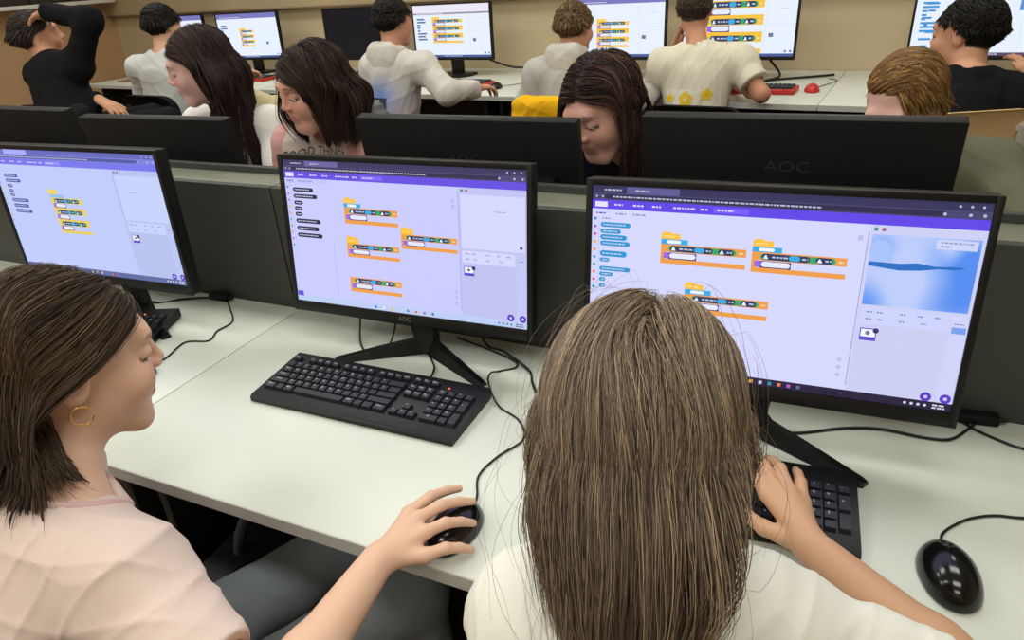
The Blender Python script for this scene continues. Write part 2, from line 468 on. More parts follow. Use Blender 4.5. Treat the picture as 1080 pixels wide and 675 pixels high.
def group(u, x, y, w, h, hat=True, blue=True, ora=ORA, yel=YEL, bg=None, seed=1):
    y0 = y
    if hat:
        hh = .225 * h if blue else .33 * h
        u.rect(x, y + .05 * h, x + .225 * w, y + hh, yel, 1)
        u.poly([(x, y + .06 * h), (x + .14 * w, y + .06 * h), (x + .10 * w, y), (x + .03 * w, y)], yel, 1)
        u.words(x + .03 * w, y + .6 * hh, x + .17 * w, .03 * h, (255, 236, 190), 2, seed); y += hh
    if blue:
        u.rect(x, y, x + .32 * w, y + .16 * h, CYA, 1); u.pill(x + .07 * w, y + .03 * h, x + .24 * w, y + .13 * h, (240, 246, 255), 2); y += .16 * h
    cblock(u, x, y, w, y0 + h - y, ora, bg, seed + 5)
def chrome(u, bar, pur, bg, dark=True, btn=True):
    u.rect(0, 0, 1, 1, bg, 0)
    u.rect(0, 0, 1, .038, bar, 1); u.rect(0, .038, 1, .075, tuple(min(255, int(c * 1.18 + 6)) for c in bar), 1)
    u.rect(.10, .004, .25, .038, tuple(min(255, int(c * 1.5 + 12)) for c in bar), 2)
    u.pill(.035, .044, .90, .069, tuple(int(c * .85) for c in bar), 2)
    lt = (186, 188, 214)
    u.words(.035, .022, .085, .008, lt, 3, 1); u.words(.125, .022, .165, .008, lt, 3, 2); u.words(.06, .057, .62, .008, lt, 3, 3)
    for x in (.012, .03): u.disc(x, .057, .003, lt, 3)
    for x in (.93, .955, .98): u.disc(x, .02, .0032, lt, 3); 
    for x in (.9, .955, .985): u.disc(x, .057, .004, lt, 3)
    u.rect(0, .075, 1, .122, pur, 1)
    u.rect(.008, .084, .045, .112, (232, 226, 255), 2)
    for a, b in ((.065, .09), (.12, .15), (.175, .20), (.235, .295), (.31, .33)): u.words(a, .098, b, .009, (222, 214, 255), 2, int(a * 1000))
    u.rect(.345, .086, .44, .111, tuple(min(255, int(c * 1.12 + 14)) for c in pur), 2); u.words(.355, .098, .40, .008, (222, 214, 255), 3, 9)
def palette(u, u0, rows, col, seed=1):
    for k, (v, w, h) in enumerate(rows):
        u.pill(u0, v, u0 + w, v + h, col, 2); u.words(u0 + .008, v + h / 2, u0 + w * .82, .007, (200, 208, 235), 3, seed + k)
def catdots(u, x, v0, v1, r=.0045):
    cs = [(70, 130, 230), (150, 90, 220), (200, 90, 190), (230, 180, 60), (235, 150, 60), (70, 160, 210), (70, 170, 100), (235, 130, 60), (220, 80, 110), (40, 150, 160)]
    for k, c in enumerate(cs): u.disc(x, v0 + (v1 - v0) * k / 9, r, c, 2)
def stagepane(u, x, bg, hi, st=None):
    u.rect(x, .122, 1, 1, tuple(int(c * .965) for c in bg), 1)
    u.rect(x - .004, .15, x - .002, .93, (150, 150, 190), 1)
    u.disc(x + .012, .142, .005, (60, 140, 110), 3); u.disc(x + .03, .142, .005, (170, 100, 110), 3)
    u.rect(x + .006, .165, .992, .505, hi, 2)
    u.rect(x + .006, .52, .955, .60, hi, 2)
    for a, v in ((.02, .54), (.045, .54), (.10, .54), (.14, .54), (.18, .54), (.02, .575), (.05, .575), (.1, .575), (.15, .575)): u.words(x + a, v, x + a + .014, .006, (120, 122, 170), 3, int(a * 999))
    u.rect(x + .006, .60, .955, .95, tuple(int(c * .955) for c in bg), 2)
    u.rect(.962, .52, .996, .95, tuple(int(c * .98) for c in bg), 2); u.words(.968, .56, .99, .006, (130, 130, 180), 3, 4)
    u.rect(x + .012, .622, x + .052, .685, (92, 72, 200), 3); u.rect(x + .0145, .627, x + .0495, .666, (244, 245, 255), 4); u.disc(x + .031, .646, .006, (120, 122, 150), 5); u.disc(x + .05, .632, .0075, (58, 52, 110), 5)
    for q in (.936, .982): u.disc(q, .935, .0135, (92, 60, 196), 4); u.disc(q, .935, .005, (210, 200, 255), 5)
def taskbar(u, col, icons, ic, dk):
    u.rect(0, .957, 1, 1, col, 3)
    cs = [(60, 120, 220), (230, 230, 240), (236, 190, 80), (200, 205, 225), (40, 150, 200), (226, 120, 90), (180, 90, 200), (90, 110, 140)]
    for k in range(icons): 
        q = ic[0] + (ic[1] - ic[0]) * k / max(1, icons - 1); u.rect(q - .005, .970, q + .005, .988, cs[k % 8], 4)
    u.words(.955, .973, .985, .008, dk, 4, 2); u.words(.955, .987, .985, .008, dk, 4, 5)
    for k in range(4): u.disc(.89 + .016 * k, .979, .004, dk, 4)
def ui_center():
    u = UI(.5195, .29); bg = (203, 205, 253)
    chrome(u, (64, 60, 98), (104, 82, 226), bg)
    u.rect(.0, .122, .2, .16, (196, 199, 250), 1); u.words(.012, .14, .04, .008, (90, 90, 190), 2); u.words(.06, .14, .13, .008, (150, 152, 200), 2)
    catdots(u, .0105, .185, .59, .0042); u.rect(.022, .16, .0235, .93, (185, 187, 236), 1)
    palette(u, .034, [(.185, .095, .028), (.23, .11, .028), (.275, .04, .028), (.315, .036, .028), (.355, .034, .028), (.40, .115, .030), (.452, .105, .030), (.50, .118, .030)], (44, 46, 74))
    u.rect(.2, .55, .2015, .94, (170, 172, 222), 1)
    group(u, .262, .232, .232, .176); group(u, .503, .402, .23, .145, blue=False, seed=4); group(u, .262, .495, .23, .145, blue=False, seed=7); group(u, .262, .782, .23, .105, hat=False, blue=False, seed=9)
    stagepane(u, .745, bg, (214, 216, 255))
    u.words(.88, .262, .925, .006, (160, 162, 205), 4); u.disc(.978, .475, .0055, (50, 50, 80), 4)
    u.rect(.715, .2, .727, .225, (188, 190, 236), 2); u.rect(.715, .235, .727, .26, (188, 190, 236), 2)
    for v in (.80, .84, .88): u.disc(.722, v, .0065, (186, 188, 236), 2)
    u.rect(.003, .93, .03, .965, (104, 82, 226), 4); taskbar(u, (190, 208, 244), 8, (.37, .62), (100, 110, 150))
    return u
def ui_right():
    u = UI(.5195, .29); bg = (214, 217, 255)
    chrome(u, (56, 54, 92), (98, 72, 232), bg)
    u.words(.012, .145, .04, .008, (90, 90, 190), 2); u.words(.07, .145, .10, .009, (150, 152, 210), 2); u.words(.12, .145, .16, .009, (150, 152, 210), 2)
    catdots(u, .0095, .175, .55, .0047); u.rect(.02, .16, .0215, .93, (190, 192, 238), 1); u.words(.03, .172, .055, .007, (140, 142, 190), 2)
    palette(u, .026, [(.192, .09, .026), (.228, .062, .024), (.258, .08, .028), (.292, .09, .026), (.345, .082, .032), (.385, .03, .022), (.432, .094, .024), (.464, .042, .022), (.494, .02, .022), (.528, .02, .022)], (42, 152, 214))
    group(u, .207, .222, .236, .166); group(u, .458, .226, .24, .168, seed=4); group(u, .283, .478, .232, .166, seed=8)
    stagepane(u, .742, bg, (206, 212, 255))
    s = lambda a, b: (.748 + .244 * a, .165 + .34 * b)
    def ice(a, b):
        """pale ice slopes with blue shade in the corners"""
        h = lambda x, y, r: math.exp(-((a - x) ** 2 + ((b - y) * .7) ** 2) / r ** 2)
        k = [190, 206, 252]; w = 1.05 * h(1.0, .30, .22) + .8 * h(1.0, .75, .30) + .9 * h(.02, 1.0, .20) + .55 * h(.10, .18, .13) + .45 * h(.75, .95, .25) + .4 * h(.70, .28, .2) - .5 * h(.75, .17, .1) - .3 * h(.4, .7, .25)
        w = max(0, min(1, w)); return tuple(k[i] * (1 - w) + (86, 142, 240)[i] * w for i in range(3))
    u.grid(*s(0, 0), *s(1, 1), ice, 28, 20, 3)
    u.poly([s(0, .36), s(.01, .12), s(.05, .07), s(.15, .08), s(.2, .2), s(.23, .36)], (168, 196, 250), 4)
    u.poly([s(0, .44), s(0, .38), s(.3, .385), s(.46, .36), s(.62, .39), s(.85, .375), s(.9, .39), s(.80, .42), s(.66, .42), s(.5, .46), s(.3, .48)][::-1], (44, 112, 196), 5)
    u.rect(*s(.6, .02), *s(.97, .15), (206, 214, 250), 5); u.words(s(.64, 0)[0], s(0, .06)[1], s(.93, 0)[0], .007, (150, 154, 200), 6, 3); u.words(s(.64, 0)[0], s(0, .11)[1], s(.74, 0)[0], .007, (150, 154, 200), 6, 5)
    u.rect(.964, .575, .996, .606, (120, 160, 236), 4)
    for v in (.80, .84, .88): u.disc(.715, v, .0065, (190, 192, 238), 2)
    u.rect(.715, .175, .727, .2, (190, 192, 238), 2)
    taskbar(u, (42, 34, 62), 8, (.44, .62), (215, 215, 235))
    return u
def ui_left():
    u = UI(.5195, .29); bg = (192, 204, 250)
    chrome(u, (104, 108, 190), (122, 120, 236), bg)
    catdots(u, .0105, .185, .59, .0035)
    palette(u, .05, [(.20, .09, .026), (.24, .10, .026), (.285, .035, .024), (.325, .03, .024), (.36, .03, .024), (.40, .11, .028), (.445, .10, .028), (.49, .11, .028)], (84, 94, 170))
    u.rect(.305, .305, .365, .345, (240, 214, 96), 1); u.rect(.312, .345, .40, .372, (150, 196, 240), 1)
    for k in range(3): cblock(u, .312 + .002 * k, .372 + .092 * k, .195, .105, (232, 204, 100), None, 4 + k)
    stagepane(u, .738, bg, (200, 211, 252)); u.words(.80, .29, .85, .006, (150, 160, 205), 4)
    taskbar(u, (96, 108, 160), 8, (.40, .62), (220, 225, 245))
    return u
def ui_far(kind):
    u = UI(.578, .315); bg = (232, 241, 255)
    u.rect(0, 0, 1, 1, bg, 0)
    if kind == 'off':
        u = UI(.578, .315); u.rect(0, 0, 1, 1, (12, 13, 22), 0); return u
    b = (122, 122, 190) if kind != 'd' else (150, 142, 160)
    u.rect(0, 0, 1, .06 if kind != 'd' else .15, b if kind != 'd' else (236, 232, 246), 1); u.rect(0, .06 if kind != 'd' else .15, 1, .11 if kind != 'd' else .18, b, 1)
    u.words(.05, .165 if kind == 'd' else .08, .4, .012, (230, 230, 250), 2, 3)
    for k, w in enumerate((.10, .115, .04, .036, .034, .12, .10, .12)): u.rect(.045, .25 + .055 * k, .045 + w, .28 + .055 * k, (86, 110, 160) if kind != 'g' else (70, 150, 215), 1)
    if kind == 'g':
        for k in range(8): u.rect(.05 + .02 * (k % 3), .16 + .098 * k, .05 + .05 + .06 * ((k * 7) % 4) / 3, .19 + .098 * k, (70, 150, 215), 1)
    if kind == 'f': x, y, w, h = .20, .13, .52, .262
    elif kind == 'd': x, y, w, h = .25, .27, .40, .145
    elif kind == 'e': x, y, w, h = .30, .40, .34, .14
    else: x, y, w, h = .36, .37, .23, .12
    if kind != 'g':
        if kind != 'f': u.rect(x, y - .045, x + .1, y, (255, 206, 80), 1)
        for k in range(3): cblock(u, x, y + h * k, w, h * 1.12, (250, 196, 66), None, 3 + k)
    u.rect(.742, .18, .744, .92, (200, 208, 230), 1); u.rect(.75, .5, .99, .5035, (205, 213, 236), 1)
    u.rect(.775, .64, .815, .70, (110, 116, 150), 2); u.words(.86, .27, .93, .008, (180, 190, 215), 2)
    if kind == 'g': u.rect(.70, .2, .95, .4, (90, 150, 215), 2)
    for q in (.93, .975): u.disc(q, .92, .011, (130, 124, 200), 2)
    u.rect(0, .955, 1, 1, (74, 96, 156) if kind != 'g' else (96, 72, 110), 2); u.words(.38, .977, .62, .014, (200, 210, 240), 3, 6)
    return u

# ------------------------------------------------------------------ monitors
def monitor(loc, rz, label, group, hb=.105, tilt=.14, W=.5395, H=.322, ui=None, stand='v', strength=1.0, logo=False, backlogo=False, name='computer_monitor', depth=.026):
    e = empty(name, loc, label, 'monitor', group, rz)
    M = Matrix.Translation((0, 0, hb)) @ Matrix.Rotation(-tilt, 4, 'X')
    def bx(name, parts, m):
        mb = MB()
        for c, s, b in parts: mb.box(c, s, b)
        o = mb.build(name, m, e); o.data.transform(M); return o
    lx, tp, bt = (.010, .010, .022) if stand == 'v' else (.011, .010, .018)
    bx('housing', [((0, .004 + depth / 2, H / 2), (W, depth, H), .004), ((0, depth + .014, H * .36), (W * .82, .03, H * .56), .008), ((0, depth + .03, H * .36), (W * .4, .02, H * .36), .006)], M_blkm)
    bx('bezel', [((-W / 2 + lx / 2, .004, H / 2), (lx, .010, H), .0012), ((W / 2 - lx / 2, .004, H / 2), (lx, .010, H), .0012), ((0, .004, H - tp / 2), (W - .002, .0098, tp), .0012), ((0, .004, bt / 2), (W - .002, .0098, bt), .0012)], M_blk)
    if ui is not None: ui.build(e, M @ Matrix.Translation((0, .003, bt)), strength)
    else: bx('screen', [((0, .0035, H / 2), (W - 2 * lx, .001, H - tp - bt), 0)], mat('dark_screen_glass', (14, 15, 22), .25))
    if logo:
        V, F = glyph('AOC'); o = pydata('logo', [M @ Vector((v[0] * .013, -.0013, bt * .5 + v[1] * .013)) for v in V], F, M_hinge, e)
        bx('power_button_tab', [((W * .29, .004, -.0015), (.05, .008, .003), .001)], M_blk)
    if backlogo:
        V, F = glyph('AOC'); pydata('logo', [M @ Vector((-v[0] * .036, depth + .0045, H * .72 + v[1] * .03)) for v in V], F, mat('embossed_logo_plastic', (46, 46, 52), .35), e)
    if stand == 'v':
        o = MB().loft([[(-.03, .055, .10), (.03, .055, .10), (.03, .075, .10), (-.03, .075, .10)], [(-.022, .060, .03), (.022, .060, .03), (.024, .085, .03), (-.024, .085, .03)], [(-.02, .058, .001), (.02, .058, .001), (.022, .09, .001), (-.022, .09, .001)]]).box((0, .05, hb + .05), (.06, .05, .12), .004).build('stand_neck', M_blk, e)
        for s in (-1, 1):
            A, Bv = A3(s * .008, .075, 0), A3(s * .172, -.022, 0); d = nrm(Bv - A); pnt = A3(-d[1], d[0], 0)
            rings = []
            for t, w, hh in ((0, .017, .034), (.5, .015, .022), (.96, .012, .010), (1, .009, .008)):
                c = A + (Bv - A) * t; rings.append([tuple(c - pnt * w + A3(0, 0, .001)), tuple(c + pnt * w + A3(0, 0, .001)), tuple(c + pnt * w * .45 + A3(0, 0, hh)), tuple(c - pnt * w * .45 + A3(0, 0, hh))])
            MB().loft(rings).build('stand_foot', M_blk, e)
    else:
        MB().box((0, .05, hb / 2 + .03), (.085, .03, hb + .06), .004).build('stand_neck', M_blk, e)
        MB().prism([(-.085, -.07), (.085, -.07), (.125, .0), (.115, .10), (-.115, .10), (-.125, .0)], .001, .016).build('stand_base', M_blk, e)
    return e
GN = 'monitors of the near row facing the camera'
monitor((.4215, -.1627, .75), .0328, 'black monitor standing behind the full keyboard, three orange code stacks on its lavender screen', GN, .1012, .1387, ui=ui_center(), logo=True)
monitor((1.0879, -.2313, .75), .0438, 'largest black monitor, blue ice picture on its screen, behind the long-haired girl', GN, .1094, .1495, ui=ui_right(), logo=False)
monitor((-.3776, -.2152, .75), .0432, 'black monitor behind the head of the girl in pink tee, one yellow stack on screen', GN, .1113, .0382, ui=ui_left(), logo=False)
GFM = 'monitors of the facing row seen from behind'
for x, y, zt, l, rz in ((1.075, .235, 1.203, 'black monitor back with embossed logo, between dark-haired and blond heads', 0), (.40, .24, 1.187, 'black monitor back right beside the girl in the pink sweatshirt', 0), (-.545, .225, 1.173, 'black monitor back in front of the long-haired girl in white', .02), (-1.185, .26, 1.182, 'black monitor back cut by the frame, below the boy stretching', -.03)):
    monitor((x, y, .75), PI + rz, l, GFM, zt - .75 - .319, .14, ui=None, backlogo=True)
GBM = 'monitors along the back wall'
def bmon(x, kind, label, drz=0, y0=2.97, top=None):
    p = bkp(x, y0)
    return monitor((p[0], p[1], BH), RZ + drz, label, GBM, .102, .03, .60, .343, ui=ui_far(kind), stand='plate', strength=1.0)
bmon(-3.93, 'a', 'lit monitor on the wall desk half hidden by the dark-haired boy in white', .1)
bmon(-3.10, 'b', 'lit monitor with small code stack, above the red mouse at the left', .12)
bmon(-2.0, 'off', 'switched-off dark monitor beside the boy in the tie-dye hoodie', .06)
bmon(-1.225, 'd', 'lit monitor with three yellow code stacks that the hoodie boy uses', .02)
bmon(-.10, 'e', 'lit monitor in front of the boy in the grey hoodie')
bmon(.585, 'f', 'lit monitor with big yellow code bars beside the cream tee')
bmon(1.685, 'g', 'lit monitor with blue block list in front of the boy in black tee')

# ------------------------------------------------------------------ keyboards
U = .0187
def keyboard(loc, rz, label, group, W=.445, D=.158, case=None, simple=False):
    e = empty('keyboard', loc, label, 'keyboard', group, rz)
    hf, hb = .014, .026
    top = lambda y: hf + (hb - hf) * (y + D / 2) / D
    prof = [(-D / 2, .002), (D / 2, .004), (D / 2, hb - .003), (D / 2 - .004, hb), (-D / 2 + .006, hf), (-D / 2, hf - .004)]
    MB().loft([[(x, p[0] * s, p[1]) for p in prof] for x, s in ((-W / 2, .985), (-W / 2 + .003, 1), (W / 2 - .003, 1), (W / 2, .985))]).build('case', case or M_blk, e)
    sl = (hb - hf) / D; R = Matrix.Rotation(math.atan(sl), 4, 'X')
    kb = MB(); LV, LF = [], []
    x0 = -W / 2 + .010
    rows = [('`1234567890-=', 1, 2.0, 0), ('QWERTYUIOP[]', 1.5, 1.5, 1), ("ASDFGHJKL;'", 1.75, 2.25, 2), ('ZXCVBNM,./', 2.25, 2.75, 3)]
    def key(x, y, w, h, t=''):
        kb.box((x, y, top(y) + .003), (w - .0022, h - .0026, .0075), rot=R, taper=(.86 if w < .03 else .95, .84))
        if t:
            V, F = glyph(t); n = len(LV)
            for v in V: LV.append((x - .002 + v[0] * .0072, y + .0022 + v[1] * .0072, top(y + .0022 + v[1] * .0072) + .00705))
            LF.extend(tuple(i + n for i in f) for f in F)
    ys = [D / 2 - .026 - .021] + [0] * 5
    yb = D / 2 - .050
    yf = D / 2 - .0285
    xs = [0] + [2 + k for k in range(4)] + [6.5 + k for k in range(4)] + [11 + k for k in range(4)]
    for k, q in enumerate(xs): key(x0 + (q + .5) * U, yf, U, .013, 'Esc' if k == 0 else 'F%d' % k)
    for s, a, b, r in rows:
        y = yb - U * r * .95; x = 0
        if r: key(x0 + a * U / 2, y, a * U, U * .95, ['', 'Tab', 'Caps', 'Shift'][r] if r < 4 else '')
        x = a if r else 0
        for ch in s: key(x0 + (x + .5) * U, y, U, U * .95, ch); x += 1
        key(x0 + (x + b / 2) * U, y, b * U, U * .95)
    y = yb - U * 4 * .95; x = 0
    for w, t in ((1.5, 'Ctrl'), (1.0, ''), (1.25, 'Alt'), (6.25, ''), (1.25, 'Alt'), (1.0, ''), (1.25, ''), (1.5, 'Ctrl')):
        key(x0 + (x + w / 2) * U, y, w * U, U * .95, t); x += w
    xn = x0 + 15 * U + .007
    for r in (0, 1):
        for k in range(3): key(xn + (k + .5) * U, yb - U * r * .95, U, U * .95, ('Ins', 'Hm', 'Pg', 'Del', 'End', 'Pg')[r * 3 + k])
    for k in range(3): key(xn + (k + .5) * U, yf, U, .013, ('Prt', 'Scr', 'Brk')[k])
    key(xn + 1.5 * U, yb - U * 3 * .95, U, U * .95, '^')
    for k in range(3): key(xn + (k + .5) * U, yb - U * 4 * .95, U, U * .95, '<v>'[k])
    xp = xn + 3 * U + .007
    for r, s in enumerate(('N/*-', '789', '456', '123')):
        for k, ch in enumerate(s): key(xp + (k + .5) * U, yb - U * r * .95, U, U * .95, ch)
    key(xp + U, yb - U * 4 * .95, 2 * U, U * .95, '0'); key(xp + 2.5 * U, yb - U * 4 * .95, U, U * .95, '.')
    key(xp + 3.5 * U, yb - U * 1.5 * .95, U, U * 1.9, '+'); key(xp + 3.5 * U, yb - U * 3.5 * .95, U, U * 1.9)
    kb.build('keycaps', M_key, e, smooth=False)
    pydata('keycap_legends', LV, LF, M_leg, e)
    MB().box((xp + .6 * U, yf, top(yf) + .0006), (.004, .003, .0012)).build('indicator_light', mat('orange_indicator', (255, 120, 50), .4, emit=1.2), e)
    return e
GK = 'black keyboards on the near row'
keyboard((.4054, -.2915, .75), .0077, 'full black keyboard with white legends in front of the V-footed monitor', GK)
keyboard((1.028, -.342, .75), .07, 'black keyboard under the long-haired girl\'s hand, only its number pad showing', GK)
keyboard((-.442, -.285, .75), .38, 'black keyboard turned askew beside the face of the girl in pink tee', GK)

# ------------------------------------------------------------------ mice
def mouse(loc, rz, label, group, m=None, cab=None, length=1.0, cat='mouse', h=.0015):
    e = empty('computer_mouse', loc, label, cat, group, rz)
    pr = [ell((0, -.014, .002), (.0325, .042, .036), k=.02), ell((0, .020, .001), (.030, .036, .030), k=.025)]
    pr += [sub(rbox((0, 0, -.03), (.1, .1, .03), .001), .004), sub(rbox((0, .035, .035), (.0006, .026, .03), .0004), .0012), sub(rbox((0, .034, .034), (.0045, .011, .02), .003), .003)]
    for p in pr:
        for q in ('c', 'a', 'b'):
            if q in p: p[q] = p[q] * length
    V, F = surface(pr, h)
    link('shell', fast_mesh('shell', V, F), m or M_gloss, e)
    MB().cyl((-.0032,   .031 * length, .0205), (.0032, .031 * length, .0205), .0085, n=20).build('scroll_wheel', M_dark, e)
    if cab: 
        o = cable('cable', cab, .0019, M_cable, None)
        o.parent = e; o.matrix_parent_inverse = (Matrix.Translation(loc) @ Matrix.Rotation(rz, 4, 'Z')).inverted()
    return e
GMm = 'black mice on the near row'
zc = .7525
mouse((1.355, -.397, .7505), .18, 'black glossy mouse lying free on the white desk beside the keyboard', GMm, cab=[(1.349, -.342, .76), (1.355, -.315, zc), (1.37, -.293, zc), (1.392, -.271, zc), (1.422, -.254, zc), (1.458, -.246, zc), (1.53, -.22, zc), (1.6, -.12, zc), (1.62, -.02, zc)])
mouse((.728, -.543, .7505), -.10, 'black mouse gripped by the hand of the girl in the pink tee', GMm, cab=[(.733, -.488, .757), (.725, -.465, zc), (.706, -.421, zc), (.714, -.368, zc), (.735, -.311, zc), (.705, -.262, zc), (.652, -.234, .754), (.617, -.2, .776), (.602, -.160, .771), (.60, -.121, zc), (.626, -.095, zc), (.606, -.071, zc), (.526, -.042, zc), (.451, -.02, zc)])
mouse((-.118, -.40, .7505), -.15, 'black mouse behind the face of the girl in the pink tee', GMm, cab=[(-.125, -.347, .758), (-.135, -.30, zc), (-.143, -.235, zc), (-.091, -.206, zc), (-.108, -.15, zc), (-.114, -.114, zc), (-.17, -.06, zc), (-.255, .0, zc)] if False else [(-.125, -.347, .758), (-.127, -.30, zc), (-.143, -.232, zc), (-.095, -.208, zc), (-.112, -.165, zc), (-.114, -.114, zc), (-.18, -.055, zc), (-.235, -.012, zc)])
# loose cables on the near desks
def wire(pts, label, r=.0024, name='power_cable'):
    e = empty(name, tuple(pts[0]), label, 'cable', 'loose cables on the near desks')
    cable('cord', pts, r, M_cable, e, pts[0]); return e
wire([(1.10, -.145, .79), (1.13, -.150, .757), (1.163, -.142, zc), (1.227, -.106, zc), (1.283, -.089, zc), (1.345, -.092, zc), (1.382, -.084, zc), (1.41, -.045, zc), (1.425, -.02, zc)], 'black cable curving under the largest monitor to the black adapter')
wire([(1.375, -.02, zc), (1.401, -.025, zc), (1.421, -.044, zc), (1.451, -.063, zc), (1.481, -.075, zc), (1.56, -.085, zc), (1.66, -.05, zc)], 'black cable running off behind the free mouse at the divider', .0022)
wire([(.21, -.02, .83), (.225, -.06, .775), (.262, -.115, .7545), (.30, -.14, .7545), (.33, -.12, .755), (.325, -.07, .78), (.31, -.03, .84)], 'looped black cable hanging behind the V-footed monitor', .0022)
wire([(.40, -.03, .85), (.405, -.06, .79), (.425, -.10, .7545), (.469, -.152, .7545), (.487, -.205, .757)], 'thin black cable running from behind the monitor foot to the keyboard', .002, 'keyboard_cable')
wire([(.50, -.02, .81), (.53, -.035, .7565), (.58, -.05, .7545), (.655, -.10, .7545), (.68, -.14, .7545), (.70, -.17, .7545)], 'black cable lying behind the monitor foot beside the mouse cord', .0024)
for p, rz, l in (((1.425, -.016, .7505), .1, 'small black adapter at the divider beside the largest monitor'), ((-.245, -.020, .7505), .05, 'small black adapter at the divider beside the turned monitor')):
    e = empty('cable_adapter', p, l, 'adapter', 'black cable adapters', rz)
    MB().box((0, 0, .009), (.06, .022, .018), .004).build('body', M_blkm, e); MB().cyl((.03, 0, .009), (.042, 0, .009), .005, .0035).build('plug', M_cable, e)
wire([(-.46, -.12, .79), (-.40, -.09, zc), (-.35, -.055, zc), (-.30, -.03, zc), (-.27, -.022, zc)], 'black cable from the turned monitor to its adapter', .003)

# ------------------------------------------------------------------ back wall desk things
GRK = 'red and black keyboards on the wall desks'
def small_keyboard(x, y0, label, rz=0):
    p = bkp(x, y0); e = empty('keyboard', (p[0], p[1], BH), label, 'keyboard', GRK, RZ + rz)
    MB().box((0, 0, .012), (.43, .15, .022), .004).build('case', M_red, e)
    mb = MB(); mb.box((0, .008, .0235), (.40, .115, .004), .001)
    for r in range(5):
        for k in range(19): mb.box((-.19 + .0211 * k, .055 - .0225 * r, .028), (.018, .019, .007), taper=(.85, .85))
    mb.build('keycaps', M_key, e, smooth=False); return e
small_keyboard(-2.88, 2.68, 'red and black keyboard under the lit monitor at the left')
small_keyboard(-1.83, 2.63, 'red and black keyboard under the switched-off monitor')
small_keyboard(.72, 2.62, 'red and black keyboard beside the cream tee')
small_keyboard(-1.0, 2.62, 'red and black keyboard behind the hoodie boy\'s forearm')
GRM = 'red gaming mice on the wall desks'
p = bkp(1.0, 2.66); mouse((p[0], p[1], BH), .1, 'red and black gaming mouse on the wall desk left of the seam', GRM, m=M_red, h=.003, cab=[(p[0], p[1] + .05, BH + .01), (p[0] + .03, p[1] + .12, BH + .004), (p[0] + .10, p[1] + .3, BH + .004), (p[0] + .06, p[1] + .36, BH + .004)])
p = bkp(-2.47, 2.6); mouse((p[0], p[1], BH), .1, 'red mouse on the wall desk above the pink sweatshirt girl', GRM, m=M_red, h=.003)
p = bkp(-.70, 2.55); mouse((p[0], p[1], BH), .1, 'dark mouse under the hand of the boy in the tie-dye hoodie', None, h=.003, cab=[(p[0], p[1] + .05, BH + .01), (p[0] + .05, p[1] + .1, BH + .004), (p[0] + .12, p[1] + .28, BH + .004), (p[0] + .1, p[1] + .6, BH + .004)])
def bwire(pts, label):
    P = [(x, y0 + SL * x, z) for x, y0, z in pts]; e = empty('power_cable', P[0], label, 'cable', 'cables on the wall desks'); cable('cord', P, .006, M_cable, e, P[0])
bwire([(-1.05, 3.1, BH + .1), (-.9, 3.2, BH + .03), (-.7, 3.25, BH + .02), (-.5, 3.22, BH + .012), (-.3, 3.26, BH + .007)], 'thick black cable along the wall between the two lit monitors')
bwire([(.75, 3.05, BH + .1), (.82, 3.0, BH + .02), (.74, 2.9, BH + .007), (.84, 2.98, BH + .007), (1.0, 3.08, BH + .007), (1.08, 3.14, BH + .007)], 'black cable behind the keyboard beside the cream tee')
bwire([(-2.9, 3.12, BH + .1), (-2.8, 3.05, BH + .02), (-2.7, 3.1, BH + .007), (-2.5, 3.2, BH + .007)], 'black cable beside the foot of the left lit monitor')
bwire([(1.45, 3.1, BH + .14), (1.5, 3.0, BH + .06), (1.6, 2.95, BH + .03), (1.58, 2.85, BH + .007), (1.75, 2.8, BH + .007), (1.9, 2.85, BH + .007)], 'black cable under the rightmost lit monitor')
p = bkp(-4.0, 2.62); e = empty('folder', (p[0], p[1], BH), 'brown folder with papers lying on the left end of the wall desk', 'folder', None, RZ + .2)
MB().box((0, 0, .006), (.36, .26, .011), .002).build('cover', mat('brown_card', (142, 116, 84), .7), e); MB().box((.06, .02, .0145), (.20, .16, .006), .001, rot=.3).build('paper', mat('paper', (214, 206, 190), .8), e)
p = bkp(-3.62, 2.78); e = empty('headphones', (p[0], p[1], BH), 'black over-ear headphones lying on the wall desk beside the boy in white', 'headphones', None, .4)
hp = np.array([[.075 * math.cos(a), .085 * math.sin(a), .035 + .01 * math.sin(a)] for a in np.linspace(0, PI, 14)]); V, F, _ = tubes(hp[None], np.full((1, 14), .011), 8); link('headband', fast_mesh('headband', V, F), M_blkm, e)
for s in (-1, 1): MB().cyl((s * .06, 0, .036), (s * .092, 0, .036), .036, .030, 20).build('ear_cup', M_blk, e)
# computer towers under the wall desks
def tower(x, y0, label, rz=0):
    p = bkp(x, y0); e = empty('computer_tower', (p[0], p[1], 0), label, 'computer', 'computer towers under the wall desks', RZ + rz)
    MB().box((0, 0, .225), (.19, .42, .43), .006).build('case', M_blkm, e)
    MB().box((0, -.213, .225), (.18, .012, .42), .004).build('front_panel', M_gloss, e)
    MB().cyl((0, -.219, .40), (0, -.222, .40), .008).build('power_light', mat('blue_led', (60, 80, 255), .4, emit=3), e)
for x, l in ((-2.95, 'black computer tower under the wall desk, blue light showing beside the pink sleeve'), (-2.62, 'black computer tower under the wall desk behind the head of the pink sweatshirt girl'), (-1.1, 'black computer tower under the wall desk behind the hoodie arm'), (.95, 'black computer tower under the wall desk seam')): tower(x, 2.72, l)

